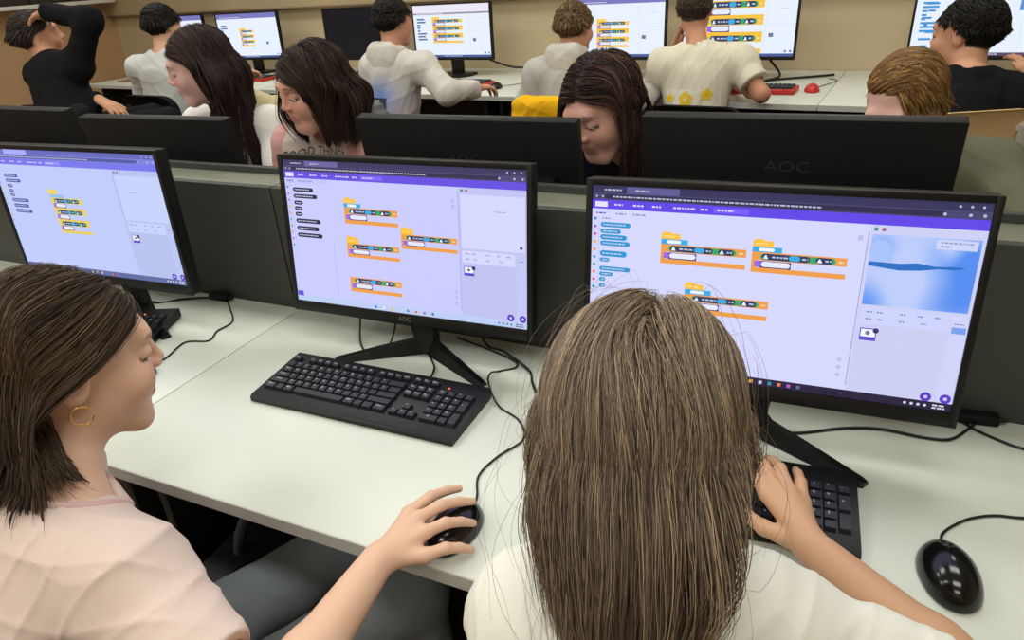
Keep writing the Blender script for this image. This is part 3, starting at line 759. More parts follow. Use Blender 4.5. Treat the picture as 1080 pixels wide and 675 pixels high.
# shelf on the left wall with dark things on it
e = empty('wall_shelf', (-5.13, 2.45, 1.42), 'white shelf on the left wall at the corner', 'shelf')
MB().box((0, 0, 0), (.22, 2.5, .03), .003).build('board', M_white, e)
for s in (-.9, .9): MB().prism([(-.10, 0), (.08, 0), (-.10, -.14)], -.008, .008, Matrix.Translation((0, s, -.015)) @ Matrix.Rotation(PI / 2, 4, 'X')).build('bracket', M_white, e)
gb = 'dark books lying on the wall shelf'
for k in range(7):
    y = 1.4 + k * .34; h = .09 + .03 * (k % 3)
    e = empty('book', (-5.13, y, 1.436), ['dark brown book at the near end of the wall shelf', 'black book second on the wall shelf from the near end', 'thick dark brown book third on the wall shelf', 'thin black book in the middle of the wall shelf', 'dark book fifth on the wall shelf', 'thick black book sixth on the wall shelf', 'dark brown book at the corner end of the wall shelf'][k], 'book', gb)
    MB().box((0, 0, h / 2), (.17, .32, h), .003).build('cover', mat('dark_book_%d' % (k % 2), [(46, 36, 30), (28, 26, 28)][k % 2], .6), e); MB().box((.004, 0, h / 2), (.168, .322, h - .012), .001).build('pages', mat('book_pages', (52, 42, 36), .8), e)

# ------------------------------------------------------------------ chairs
def chair(loc, rz, label, group, kind='black', sh=.45, bt=.86):
    e = empty('chair', (loc[0], loc[1], 0), label, 'chair', group, rz)
    sm, fm = (M_ply, M_steel) if kind == 'wood' else (M_bfab, M_dark)
    if kind == 'blue': sm = mat('blue_chair_fabric', (52, 92, 190), .85)
    MB().box((0, .02, sh - .02), (.40, .40, .03 if kind == 'wood' else .05), .012, seg=3).build('seat', sm, e)
    rings = []
    th = .012 if kind == 'wood' else .035
    h0, h1, w = bt - .27, bt, .205
    prof = []
    for a in np.linspace(0, PI / 2, 6): prof.append((w - .07 + .07 * math.sin(a), h1 - .07 + .07 * math.cos(a)))
    for a in np.linspace(0, PI / 2, 5): prof.append((w - .045 + .045 * math.cos(a), h0 + .045 - .045 * math.sin(a)))
    full = prof + [(-x, z) for x, z in prof[::-1]]
    mb = MB(); fr, bk = [], []
    cv = lambda x: -.20 - .03 + 1.0 * x * x * .9
    for x, z in full: fr.append(mb.bm.verts.new((x, cv(x) - .04 * (z - sh) / .4, z))); bk.append(mb.bm.verts.new((x, cv(x) - th - .04 * (z - sh) / .4, z)))
    n = len(full); h = n // 2
    for i in range(h - 1):
        mb.bm.faces.new((fr[i], fr[i + 1], fr[n - 2 - i], fr[n - 1 - i])); mb.bm.faces.new((bk[i + 1], bk[i], bk[n - 1 - i], bk[n - 2 - i]))
    for i in range(n): mb.bm.faces.new((fr[i], bk[i], bk[(i + 1) % n], fr[(i + 1) % n]))
    mb.build('backrest', sm, e)
    for s in (-1, 1):
        for y in (-.19, .2):
            MB().cyl((s * .17, y, sh - .03), (s * .19, y * 1.1, .002), .012, .011, 12).build('leg', fm, e)
        MB().box((s * .165, -.222 - .022, (sh - .06 + bt - .05) / 2), (.028, .016, bt - .05 - sh + .06), .004, rot=Matrix.Rotation(.095, 4, 'X')).build('back_post', fm, e)
        if kind == 'wood': MB().cyl((s * .165, -.262, bt - .06), (s * .165, -.252, bt - .06), .016, n=14).build('post_cap', M_white, e)
    return e
# ------------------------------------------------------------------ people
M_skin = mat('skin', attr=True, rough=.52, spec=.35, sss=.12)
M_hair = mat('hair', attr=True, rough=.5, spec=.22)
M_eye = mat('eye', attr=True, rough=.12)
def headframe(face, pitch, roll):
    f = nrm((face[0], face[1], 0)); r = np.array([f[1], -f[0], 0.]); u = A3(0, 0, 1)
    F2 = f * math.cos(pitch) - u * math.sin(pitch); U2 = u * math.cos(pitch) + f * math.sin(pitch)
    R2 = r * math.cos(roll) + U2 * math.sin(roll); U3 = U2 * math.cos(roll) - r * math.sin(roll)
    return np.stack([R2, F2, U3])          # rows: right, forward, up
def head_prims(c, R, s=1.0, brow=1.0, ears=True):
    w = lambda x, y, z: c + s * (x * R[0] + y * R[1] + z * R[2])
    P = [ell(w(0, -.014, .032), s * A3(.0735, .093, .080), R, .02),
         ell(w(0, .030, -.030), s * A3(.056, .060, .074), R, .03),
         ell(w(0, .010, -.045), s * A3(.058, .055, .050), R, .03),
         cone(w(-.018, .066, -.090), w(.018, .066, -.090), s * .017, s * .017, .028),
         cone(w(-.030, .076, .028), w(.030, .076, .028), s * .014, s * .014, .02)]
    for q in (-1, 1):
        P.append(ell(w(q * .036, .062, -.028), s * A3(.022, .022, .024), R, .022))
        P.append(sub(ell(w(q * .031, .094, .008), s * A3(.0165, .014, .0115), R), .012))
        P.append(ell(w(q * .031, .0735, .0065), s * A3(.0145, .0135, .0125), R, .004))
    P += [cone(w(0, .087, .012), w(0, .0985, -.015), s * .006, s * .0080, .012), ell(w(0, .1005, -.019), s * A3(.0085, .0080, .0070), R, .006)]
    for q in (-1, 1): P.append(ell(w(q * .0105, .094, -.023), s * A3(.007, .009, .0065), R, .005))
    P += [cone(w(-.017, .083, -.0475), w(.017, .083, -.0475), s * .0050, s * .0050, .008), cone(w(-.010, .0875, -.0475), w(.010, .0875, -.0475), s * .0052, s * .0052, .006),
          cone(w(-.013, .084, -.0585), w(.013, .084, -.0585), s * .0062, s * .0062, .008), sub(cone(w(-.02, .094, -.053), w(.02, .094, -.053), s * .0016, s * .0016), .004)]
    if ears:
        for q in (-1, 1):
            P.append(ell(w(q * .074, -.010, .002), s * A3(.0085, .018, .029), R, .007)); P.append(sub(ell(w(q * .083, -.006, .006), s * A3(.005, .010, .018), R), .005))
    return P
def hand_prims(wr, fd, up, side, s=1.0, curl=(.35, .5, .5), spread=.10, thumb=.5, k=.006):
    """fd finger direction, up back of the hand, side towards the thumb"""
    fd, up, side = nrm(fd), nrm(up), nrm(side); P = []
    wr = A3(*wr)
    pt = lambda f, u, t: wr + s * (f * fd + u * up + t * side)
    offs = [(.026, .066, 1.0), (.009, .070, 1.08), (-.009, .067, 1.0), (-.025, .060, .78)]
    for j, (t, f, l) in enumerate(offs):
        kn = pt(f, .002 - .004 * (j in (0, 3)), t)
        P.append(cone(pt(.006, 0, t * .55), kn, s * .0125, s * .0102, .012))
        a = kn; d = nrm(fd + spread * side * (1.5 - j)); ang = 0
        for L, r0_, r1_, cu in zip((.038, .024, .019), (.0092, .0080, .0072), (.0080, .0072, .0058), curl):
            ang += cu; b = a + s * l * L * (d * math.cos(ang) - up * math.sin(ang)); P.append(cone(a, b, s * r0_, s * r1_, k * .6)); a = b
    a = pt(.012, -.004, .020); d = nrm(fd * .75 + side * .65 - up * .2); 
    for L, r0_, r1_, q in zip((.036, .028, .022), (.0125, .0098, .0088), (.0100, .0088, .0070), (0, thumb * .5, thumb)):
        dd = nrm(d + q * (fd * .6 - side * .5)); b = a + s * L * dd; P.append(cone(a, b, s * r0_, s * r1_, k)); a = b
    return P
def fingers(wr, kn, tips, lifts, s=1.0, thumbp=None):
    P = []; wr = A3(*wr)
    for k_, t_, li in zip(kn, tips, lifts):
        k_, t_ = A3(*k_), A3(*t_); up = A3(0, 0, li)
        a1 = k_ + (t_ - k_) * .44 + up; a2 = k_ + (t_ - k_) * .75 + up * .72
        P.append(cone(wr + (k_ - wr) * .12, k_, .0125 * s, .0105 * s, .014))
        P.append(cone(k_, a1, .0095 * s, .0084 * s, .005)); P.append(ell(a1, A3(1, 1, 1) * .0088 * s, None, .003))
        P.append(cone(a1, a2, .0083 * s, .0074 * s, .002)); P.append(cone(a2, t_, .0074 * s, .0058 * s, .002))
    if thumbp:
        for (a, b), r0_, r1_ in zip(zip(thumbp, thumbp[1:]), (.013, .0105, .0092), (.0105, .0092, .0068)): P.append(cone(a, b, r0_ * s, r1_ * s, .006))
    return P
def default_arm(sh, up_len=.25):
    return None
SKIN = lin((222, 170, 143)); SKIN2 = lin((205, 152, 120))
def paint_head(V, c, R, s, base, hairc, scalp, brow, lip=lin((196, 116, 108)), lash=True, shut=True):
    q = ((V - c) @ R.T) / s; col = np.tile(base, (len(V), 1))
    x, y, z = q.T; ax = np.abs(x)
    near = (np.abs(q) < .2).all(1)
    def mixm(w, c2): col[:] = col * (1 - w[:, None]) + np.array(c2) * w[:, None]
    g = lambda d, r: np.exp(-(d / r) ** 2) * near
    mixm(.45 * g(np.sqrt((ax - .036) ** 2 + (z + .028) ** 2), .018) * (y > .03), lin((222, 140, 122)))
    mixm(.35 * g(np.sqrt(x ** 2 + (z + .02) ** 2), .012) * (y > .09), lin((222, 140, 122)))
    mixm(.85 * ((np.abs(z + .053) < .0105 - .25 * np.maximum(ax - .004, 0)) & (ax < .022) & (y > .075) & near), lip)
    bz = .0285 + .10 * np.maximum(.03 - np.abs(ax - .03), 0) - .30 * np.maximum(ax - .034, 0)
    mixm(.7 * ((np.abs(z - bz) < .0024) & (ax > .014) & (ax < .044) & (y > .05) & near), brow)
    lz = -.0005 - .16 * np.maximum(.014 - np.abs(ax - .031), 0)
    if lash: mixm(.9 * ((np.abs(z - lz) < .0026) & (np.abs(ax - .031) < .0155) & (y > .06) & near), lin((38, 26, 22)))
    if hairc is not None: mixm(scalp(x, y, z) * ((x / .0735) ** 2 + ((y + .014) / .093) ** 2 + ((z - .032) / .080) ** 2 < 1.3), hairc)
    return col
def scalp_mask(hl=.062):
    def f(x, y, z):
        line = np.where(y > .0, hl - .012 * np.clip((np.abs(x) - .02) / .04, 0, 1), np.where(y > -.03, -.005 + (hl - .005) * np.clip((y + .03) / .03, 0, 1) * .6, np.where(np.abs(x) < .06, -.052, -.035)))
        return (z > line).astype(float)
    return f
def cloth_disp(amp, f, i0):
    def d(P, D):
        P = P * np.array([1, 1, .75], P.dtype); return amp * (.9 * waves(P, f * 2.0, i0) - 1.5 * (ridges(P, f * 1.25, i0 + 3) - .25))
    return d
class Person: pass
def person(name_label, group, H, face, pitch, N, P, tface, SR, SLf, ER, EL, WR=None, WL=None, hands=(None, None), roll=0, s=1.0, h=.0035, skin=SKIN, hairc=None, browc=None,
           top=None, topm=None, sleeve='long', bottom=(44, 48, 60), inf=.013, neckr=.046, hl=.062, legs=None, torso=(.135, .115, .145), collar=None, disp=(.0035, 26, 0), root=None, extra=None, extra_top=None, ears=True, hs=1.0, lash=True, fingers_prims=None):
    o = Person(); H, N, P, SR, SLf, ER, EL = [A3(*v) for v in (H, N, P, SR, SLf, ER, EL)]
    R = headframe(face, pitch, roll); o.H, o.R, o.s = H, R, hs
    e = empty('person', (P[0], P[1], 0) if root is None else root, name_label, 'person', group); org = np.array(e.location)
    o.e, o.org = e, org
    up = nrm(N - P); tr = nrm(np.cross(nrm((*tface, 0)), up)); tf = np.cross(up, tr); TR = np.stack([tr, tf, up]); L = np.linalg.norm(N - P)
    def torso_prims(g=0):
        q = [ell(P + up * .02, A3(torso[0] + g, torso[1] * .9 + g, .12 + g), TR, .05), ell(P + up * L * .36, A3(torso[0] * .86 + g, torso[1] * .78 + g, .15 + g), TR, .06),
             ell(P + up * L * .66 + tf * .005, A3(torso[2] * .93 + g, torso[1] * .86 + g, .15 + g), TR, .06)]
        for S in (SR, SLf):
            q.append(cone(P + up * L * .80, S, .062 + g, .046 + g, .05)); q.append(cone(N - up * .03, S, .042 + g, .040 + g, .04))
        return q
    neck = cone(N - up * .03, H + R[1] * -.016 * hs + R[2] * -.05 * hs, neckr * 1.08 * hs, neckr * hs, .03)
    arms = []
    for S, E_, W in ((SR, ER, WR), (SLf, EL, WL)):
        a = [cone(S, E_, .041 * s, .034 * s, .03)]
        if W is not None: W = A3(*W); a += [cone(E_, E_ + (W - E_) * .35, .035 * s, .034 * s, .02), cone(E_ + (W - E_) * .35, W, .034 * s, .0225 * s, .02)]
        arms.append(a)
    body = head_prims(H, R, hs, ears=ears) + [neck] + torso_prims(-.004) + arms[0] + arms[1]
    for W, hd in ((WR, hands[0]), (WL, hands[1])):
        if hd is not None and W is not None: body += hand_prims(W, *hd)
    if fingers_prims: body += fingers_prims
    # legs: seated
    if legs is None:
        hf = nrm((*tface, 0)); sd = np.array([hf[1], -hf[0], 0])
        kn = [P + sd * q * .10 + hf * .40 - A3(0, 0, .01) for q in (1, -1)]; hp = [P + sd * q * .08 - A3(0, 0, .02) for q in (1, -1)]
        an = [np.array([k[0], k[1], .08]) - hf * .03 for k in kn]
    else: hp, kn, an = [[A3(*v) for v in g] for g in legs]; hf = nrm((*tface, 0))
    lp = [p for a, b, c in zip(hp, kn, an) for p in (cone(a, b, .072 * s, .05 * s, .03), cone(b, c, .05 * s, .034 * s, .02))]
    body += [dict(p, ra=p['ra'] - .008, rb=p['rb'] - .008) for p in lp]
    V, F = surface(body, h)
    hc = hairc if hairc is not None else lin((50, 36, 30))
    col = paint_head(V, H, R, hs, np.array(skin), hc, scalp_mask(hl), browc if browc is not None else tuple(.55 * v for v in hc), lash=lash)
    link('body', fast_mesh('body', V - org, F, col), M_skin, e)
    # bottom
    pb = [ell(P + up * .0, A3(torso[0] + .012, torso[1] * .9 + .012, .115), TR, .04)] + [dict(p, ra=p['ra'] + .004, rb=p['rb'] + .008) for p in lp]
    bm = bottom if not isinstance(bottom, tuple) else mat('trousers_%d_%d_%d' % bottom, bottom, .85, spec=.12, bump=.2, bscale=500)
    V, F = surface(pb, max(h, .005), cloth_disp(.004, 22, 5)); link('trousers', fast_mesh('trousers', V - org, F), bm, e)
    for a in an:
        V, F = surface([cone(a + A3(0, 0, -.045), a + hf * .13 + A3(0, 0, -.055), .036, .030, .03), cone(a, a - A3(0, 0, .03), .036, .036, .03), sub(rbox((a[0], a[1], -.1), (.5, .5, .102), .001), .004)], .006)
        link('shoe', fast_mesh('shoe', V - org, F), mat('dark_shoe', (40, 40, 44), .6), e)
    # top
    tp = [ell(P + up * .05, A3(torso[0] + .022, torso[1] * .9 + .022, .14), TR, .06)] + torso_prims(inf)
    tp.append(ell(N - up * .05, A3(.068 + inf, .052 + inf, .045 + inf), TR, .03))
    cuts = []
    for S, E_, W in ((SR, ER, WR), (SLf, EL, WL)):
        if sleeve == 'short':
            end = S + (E_ - S) * .66; d = nrm(E_ - S)
            tp += [cone(S, end + d * .05, .041 * s + inf + .004, .043 * s + inf, .04)]
            cuts += [sub(cyl_(end, end + d * .12, .075), .006), sub(cone(end - d * .03, end + d * .1, .037 * s + .002, .0395 * s + .002), .004)]
        else:
            tp += [cone(S, E_, .041 * s + inf, .036 * s + inf, .04)]
            if W is not None:
                W = A3(*W); d = nrm(W - E_); tp += [cone(E_, W, .036 * s + inf, .027 * s + inf * .8, .03)]
                cuts += [sub(cyl_(W, W + d * .10, .05), .006)]
            else: tp += []
    tp += (extra_top(o) if extra_top else []) + cuts + [sub(cone(N - up * .012, N + (H - N) * .6, neckr * 1.08 * hs + .006, neckr * hs + .016), .012)]
    V, F = surface(tp, h, cloth_disp(*disp)); 
    o.top = link('top' if top is None else top, fast_mesh('top', V - org, F, None), topm, e)
    o.tp = [p for p in tp if not p.get('s')]; o.body = body; o.TR, o.N, o.up, o.P = TR, N, up, P; o.SR, o.SL = SR, SLf; o.neckline = neck
    if collar:
        cr, cm, ct = collar; nd = nrm(H + R[2] * -.03 - N); c0 = N - up * .008 + tf * .012; 
        # ring that rests on the cloth
        ring = []
        for a in np.linspace(0, 2 * PI, 33)[:-1]:
            d = tr * math.cos(a) + tf * math.sin(a); p = c0 + d * cr; z = np.linspace(.10, -.10, 60)
            pts = p + z[:, None] * up; v = sdf(o.tp, pts); k = np.argmax(v < 0); ring.append(pts[k] if (v < 0).any() else p)
        ring = np.array(ring + ring[:2]); ring[1:-1] = (ring[:-2] + ring[2:] + ring[1:-1] * 2) / 4; ring[0] = ring[-2]; ring[-1] = ring[1]
        V, F, _ = tubes(ring[None], np.full((1, len(ring)), ct), 8); link('collar', fast_mesh('collar', V - org, F), cm, e)
    return o
def hair_paths(o, roots, dirs, L, S, off, grav=.35, inert=.80, prims=None, jit=.02, curl=0.0, hug0=.15, g=(0, 0, -1), flow=None, sg=None, wav=0.0, zcut=None):
    """walk strands over the head and clothes: roots (N,3), dirs (N,3), L (N,) lengths"""
    Pn = roots.copy(); D = dirs / (np.linalg.norm(dirs, axis=1, keepdims=True) + 1e-9); st = (L / (S - 1))[:, None]
    out = [Pn.copy()]; g = np.array(g, float); eps = .003
    for k in range(S - 1):
        gg = g
        if flow is not None: gg = flow(o, ((Pn - o.H) @ o.R.T) / o.s, sg, k)
        if wav: gg = gg + wav * np.stack([waves(Pn, 55, 3 * i, 3) + .6 * waves(Pn, 130, 9 + 3 * i, 3) for i in range(3)], 1)
        D = D * inert + gg * grav + rng.normal(size=D.shape) * jit
        D /= np.linalg.norm(D, axis=1, keepdims=True) + 1e-9
        Q = Pn + D * st
        d = sdf(prims, Q)
        G = np.stack([sdf(prims, Q + eps * np.eye(3)[i]) - sdf(prims, Q - eps * np.eye(3)[i]) for i in range(3)], 1); G /= np.linalg.norm(G, axis=1, keepdims=True) + 1e-9
        hug = np.clip((G[:, 2] + hug0) * 4, 0, 1) * (d < off + .03)
        push = np.where(d < off, off - d, (off - d) * hug)[:, None]
        Q = Q + G * push
        D = Q - Pn; D /= np.linalg.norm(D, axis=1, keepdims=True) + 1e-9
        Pn = Q; out.append(Pn.copy())
    out = np.stack(out, 1)
    if zcut is not None:
        zn = rng.normal(size=len(out)) * .008
        for k in range(1, out.shape[1]):
            zc = zcut + zn if not callable(zcut) else zcut(((out[:, k] - o.H) @ o.R.T) / o.s) + zn * 2
            below = out[:, k, 2] < zc
            out[below, k] = out[below, k - 1] + (out[below, k] - out[below, k - 1]) * .02
    return out
def skull(o, x, y, z, r=1.0):
    """point on the skull ellipsoid from a local direction"""
    d = np.stack([x, y, z], -1) / np.array([.0735, .093, .080]); d = np.stack([x, y, z], -1) / np.linalg.norm(d, axis=-1, keepdims=True)
    q = d * r + np.array([0, -.014, .032])
    return q
def scalp_roots(o, n, hl=.060, back=-.062, side=0.0):
    out = []
    while sum(len(q) for q in out) < n:
        v = rng.normal(size=(n * 3, 3)); v /= np.linalg.norm(v, axis=1, keepdims=True); v *= np.array([.0735, .093, .080])
        q = skull(o, *v.T); x, y, z = q.T; ax = np.abs(x)
        line = np.where(y > .012, hl - .016 * np.clip((ax - .02) / .04, 0, 1) + .0 * y, np.where(y > -.03, side + (hl - .016 - side) * np.clip((y + .03) / .042, 0, 1), np.where(y > -.05, -.03, back)))
        out.append(q[z > line])
    return np.concatenate(out)[:n]
def wl(o, q): return o.H + o.s * (q @ o.R)
def wd(o, d): return d @ o.R
def hair_mesh(o, P, rad, col, name='hair', tip=.35, sides=3, m=None, parent=None):
    S = P.shape[1]; t = np.linspace(0, 1, S)
    prof = np.minimum(1, .55 + t * 3) * (1 - (1 - tip) * np.clip((t - .55) / .45, 0, 1))
    V, F, c = tubes(P, rad[:, None] * prof[None], sides, col)
    return V - o.org, F, c
def hair_obj(o, parts, name='hair', m=None):
    V = np.concatenate([p[0] for p in parts]); n = 0; Fs = []
    for p in parts: Fs.append(p[1] + n); n += len(p[0])
    return link(name, fast_mesh(name, V, np.concatenate(Fs), np.concatenate([p[2] for p in parts])), m or M_hair, o.e)
def tones(n, S, pal, w, streak=.06, q=None):
    """strand colours: neighbouring roots share a tone, so locks read as locks"""
    pal = np.array([lin(c) for c in pal]); w = np.cumsum(np.array(w, float) / sum(w))
    if q is None: t = rng.uniform(0, 1, n)
    else:
        a = np.arctan2(q[:, 0], q[:, 1] + .02)
        t = .5 + .5 * np.sin(a * 11 + 1.3 * np.sin(a * 23 + 40 * q[:, 2])) * np.sin(a * 37 + 30 * q[:, 2]) + rng.normal(size=n) * .22
        r = np.argsort(np.argsort(t)) / n; t = np.where(rng.uniform(size=n) < .35, rng.uniform(0, 1, n), r)
    k = np.searchsorted(w, np.clip(t, 0, .999))
    c = pal[k] * (1 + rng.normal(size=(n, 1)) * streak); return np.clip(c, .001, 1)[:, None, :]
def long_hair(o, n, nf, pal, w, L, part=0.0, S=22, thick=.012, fr=.0032, sr=.0008, colprims=None, fwd=-.25, out=0.0, bangs=None, hl=.06, lvar=.06, jit=.018, grav=.22, tuck=None, fpal=None, drape=True, inert=.80, flow=None, streak=.06, wav=.5, zcut=None, tip=.2, side=1.0):
    prims = list(colprims if colprims is not None else [p for p in (head_prims(o.H, o.R, o.s, ears=False)[:5] + [o.neckline] + (o.tp if drape else []))])
    parts = []
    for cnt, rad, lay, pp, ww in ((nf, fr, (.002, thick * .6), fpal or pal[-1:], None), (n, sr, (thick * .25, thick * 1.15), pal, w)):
        q = scalp_roots(o, cnt, hl)
        x, y, z = q.T; sg = np.where(x > part, 1.0, -1.0); sg = np.where(np.abs(x - part) < .004, rng.choice([-1., 1.], cnt), sg)
        backness = np.clip((-y - .01) / .06, 0, 1)
        d = np.stack([side * sg * (1.0 - .75 * backness), np.where(y > .0, fwd, -.55) - .5 * backness, -.25 - .3 * backness + .25 * (z > .09)], 1)
        if tuck is not None: d = tuck(q, d, sg)
        off = rng.uniform(*lay, cnt)
        Ls = L * (1 + rng.normal(size=cnt) * lvar) if np.isscalar(L) else L(q, sg) * (1 + rng.normal(size=cnt) * lvar)
        r = wl(o, q)
        P_ = hair_paths(o, r, wd(o, d), np.clip(Ls, .03, 2), S, off, prims=prims, jit=jit, grav=grav, inert=inert, flow=flow, sg=sg, wav=wav, zcut=zcut)
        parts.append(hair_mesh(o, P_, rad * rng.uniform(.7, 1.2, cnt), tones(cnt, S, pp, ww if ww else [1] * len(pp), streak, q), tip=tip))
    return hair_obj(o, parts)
def short_hair(o, n, pal, w, L=.035, hl=.06, comb=(.3, .5, .1), lift=.4, nf=900, fr=.004, sr=.0016, back=-.052, Ls=None, side=.0, fade=None):
    prims = head_prims(o.H, o.R, o.s, ears=False)[:5]; parts = []
    for cnt, rad, pp, ww in ((nf, fr, pal[-1:], None), (n, sr, pal, w)):
        q = scalp_roots(o, cnt, hl, back, side); x, y, z = q.T
        nrm_ = (q - np.array([0, -.014, .032])) / np.array([.0735, .093, .080]) ** 2; nrm_ /= np.linalg.norm(nrm_, axis=1, keepdims=True)
        cf = np.array(comb) if not callable(comb) else comb(q)
        lf = np.clip((z + .03) / .1, .15, 1)
        d = nrm_ * lift * lf[:, None] + cf * lf[:, None] + np.stack([0 * x, 0 * x, -1.0 + lf], 1)
        Lq = L * np.clip((z + .035) / .085, .16, 1) * rng.uniform(.7, 1.25, cnt)
        if fade: Lq = L * fade(x, y, z) * rng.uniform(.75, 1.2, cnt)
        P_ = hair_paths(o, wl(o, q), wd(o, d), Lq, 7, rng.uniform(.001, .006, cnt), prims=prims, jit=.08, grav=.06, inert=.95)
        parts.append(hair_mesh(o, P_, rad * rng.uniform(.7, 1.2, cnt), tones(cnt, 7, pp, ww if ww else [1] * len(pp)), tip=.3))
    return hair_obj(o, parts)
def eyes(o, look=-.4, lid=True, iris=(70, 46, 30)):
    """eyeballs showing below the lids"""
    for q in (-1, 1):
        c = o.H + o.s * (q * .031 * o.R[0] + .0745 * o.R[1] + .004 * o.R[2]); me = bpy.data.meshes.new('eye'); bm = bmesh.new()
        bmesh.ops.create_uvsphere(bm, u_segments=20, v_segments=14, radius=.0123 * o.s); bm.to_mesh(me); bm.free()
        co = np.zeros(len(me.vertices) * 3, np.float32); me.vertices.foreach_get('co', co); co = co.reshape(-1, 3)
        d = nrm(o.R[1] + look * o.R[2]); cc = np.ones((len(co), 4), np.float32); cc[:, :3] = lin((228, 222, 216)); ca = (co / (.0123 * o.s)) @ d
        cc[ca > .86, :3] = lin(iris); cc[ca > .965, :3] = lin((12, 10, 10))
        a = me.color_attributes.new('col', 'FLOAT_COLOR', 'POINT'); a.data.foreach_set('color', cc.ravel()); me.polygons.foreach_set('use_smooth', np.ones(len(me.polygons), bool))
        ob = link('eye', me, M_eye, o.e); ob.location = Vector(c - o.org)
def mv(p, f, c=(1.159, -1.184, 1.472)):
    return tuple(c[i] + (p[i] - c[i]) * f for i in range(3))

BROWN = [(92, 70, 56), (70, 52, 42), (112, 86, 66), (46, 34, 28)]
# ---- girl in the pink tee at the left
M_pink = mat('pink_jersey', (226, 203, 194), .85, spec=.15, bump=.25, bscale=700, sheen=.15)
M_pinkc = mat('pink_rib_collar', (214, 176, 172), .85)
M_jean = mat('grey_blue_denim', (140, 149, 155), .85, spec=.15, var=.14, vscale=12, bump=.3, bscale=700)
wr = (.685, -.664, .795)
fp = fingers(wr, [(.680, -.578, .801), (.701, -.588, .806), (.720, -.605, .801), (.734, -.628, .787)], [(.711, -.490, .782), (.745, -.512, .786), (.759, -.540, .774), (.772, -.575, .762)], (.010, .010, .010, .008), .95,
             [(.672, -.640, .785), (.664, -.600, .772), (.682, -.560, .764), (.702, -.535, .762)])
o = person('person at the left in a pink tee and jeans, gripping a mouse, facing the screens', None, H=(.262, -.706, 1.042), face=(.40, .915), pitch=.16, roll=-.02, hs=1.10, N=(.315, -.80, .895), P=(.20, -1.00, .50), tface=(.45, .9),
           SR=(.455, -.835, .845), SLf=(.165, -.735, .85), ER=(.680, -.885, .765), EL=(.06, -.80, .62), WR=wr, WL=(.22, -.76, .53), hands=(None, ((.7, .7, -.1), (0, 0, 1), (.7, -.7, 0), .95)),
           h=.0028, hairc=lin((52, 40, 33)), top='t_shirt', topm=M_pink, sleeve='short', bottom=M_jean, inf=.014, neckr=.044, collar=(.062, M_pinkc, .0055), disp=(.006, 30, 3), fingers_prims=fp,
           legs=(((.28, -1.0, .46), (.13, -.94, .46)), ((.60, -.50, .53), (.45, -.40, .53)), ((.62, -.50, .08), (.44, -.36, .08))), skin=lin((226, 184, 158)), browc=lin((150, 112, 88)), root=(.20, -1.00, 0), lash=True)
GIRL_L = o
eyes(o, -.2)
def world_down(o): return np.array([0, 0, -1.]) 
def flow_back(o, q, sg, k):
    """swept back behind the ear, then straight down"""
    x, y, z = q.T; on = np.clip((y + .040) / .015, 0, 1) * (z > -.075)
    v = np.stack([sg * .25 + 0 * x, -1.5 + 0 * x, -.75 + 0 * x], 1) @ o.R
    return v * on[:, None] + np.array([0, 0, -1.]) * (1 - on[:, None])
def gather(o, q, k=.5, r0=.080):
    """down, drawn in towards the neck once below the ears"""
    x, y, z = q.T; r = np.sqrt(x * x + (y + .03) ** 2) + 1e-6; low = np.clip((-.01 - z) / .05, 0, 1) * np.clip((r - r0) / .03, 0, 1) * k
    return np.array([0, 0, -1.]) - (low * x / r)[:, None] * o.R[0] - (low * (y + .03) / r)[:, None] * o.R[1]
def flow_curtain(o, q, sg, k):
    """parted: over the temples first, then down beside the face"""
    x, y, z = q.T; on = np.clip((.072 - np.abs(x)) / .02, 0, 1) * (y > -.02) * (z > .0)
    v = np.stack([sg * 1.5, -.55 + 0 * x, -.3 + 0 * x], 1) @ o.R
    return v * on[:, None] + gather(o, q) * (1 - on[:, None])
long_hair(o, 7500, 1700, [(104, 84, 66), (76, 59, 47), (134, 112, 88), (46, 36, 31)], [4, 4, 1.5, 3], .36, part=-.01, S=26, thick=.011, sr=.00042, fr=.0034, hl=.060, fpal=[(50, 39, 33)], grav=.24, lvar=.02, flow=flow_back, zcut=.953, wav=.25)
# hoop earring
er = o.H + o.s * (.080 * o.R[0] - .008 * o.R[1] - .026 * o.R[2]); rg = np.array([er + .013 * (math.cos(a) * o.R[1] + math.sin(a) * A3(0, 0, 1)) - A3(0, 0, .012) for a in np.linspace(.2, 2 * PI - .3, 30)])
V, F, _ = tubes(rg[None], np.full((1, 30), .0012), 8); link('hoop_earring', fast_mesh('hoop_earring', V - o.org, F), mat('gold', (232, 190, 110), .22, metal=1), o.e)

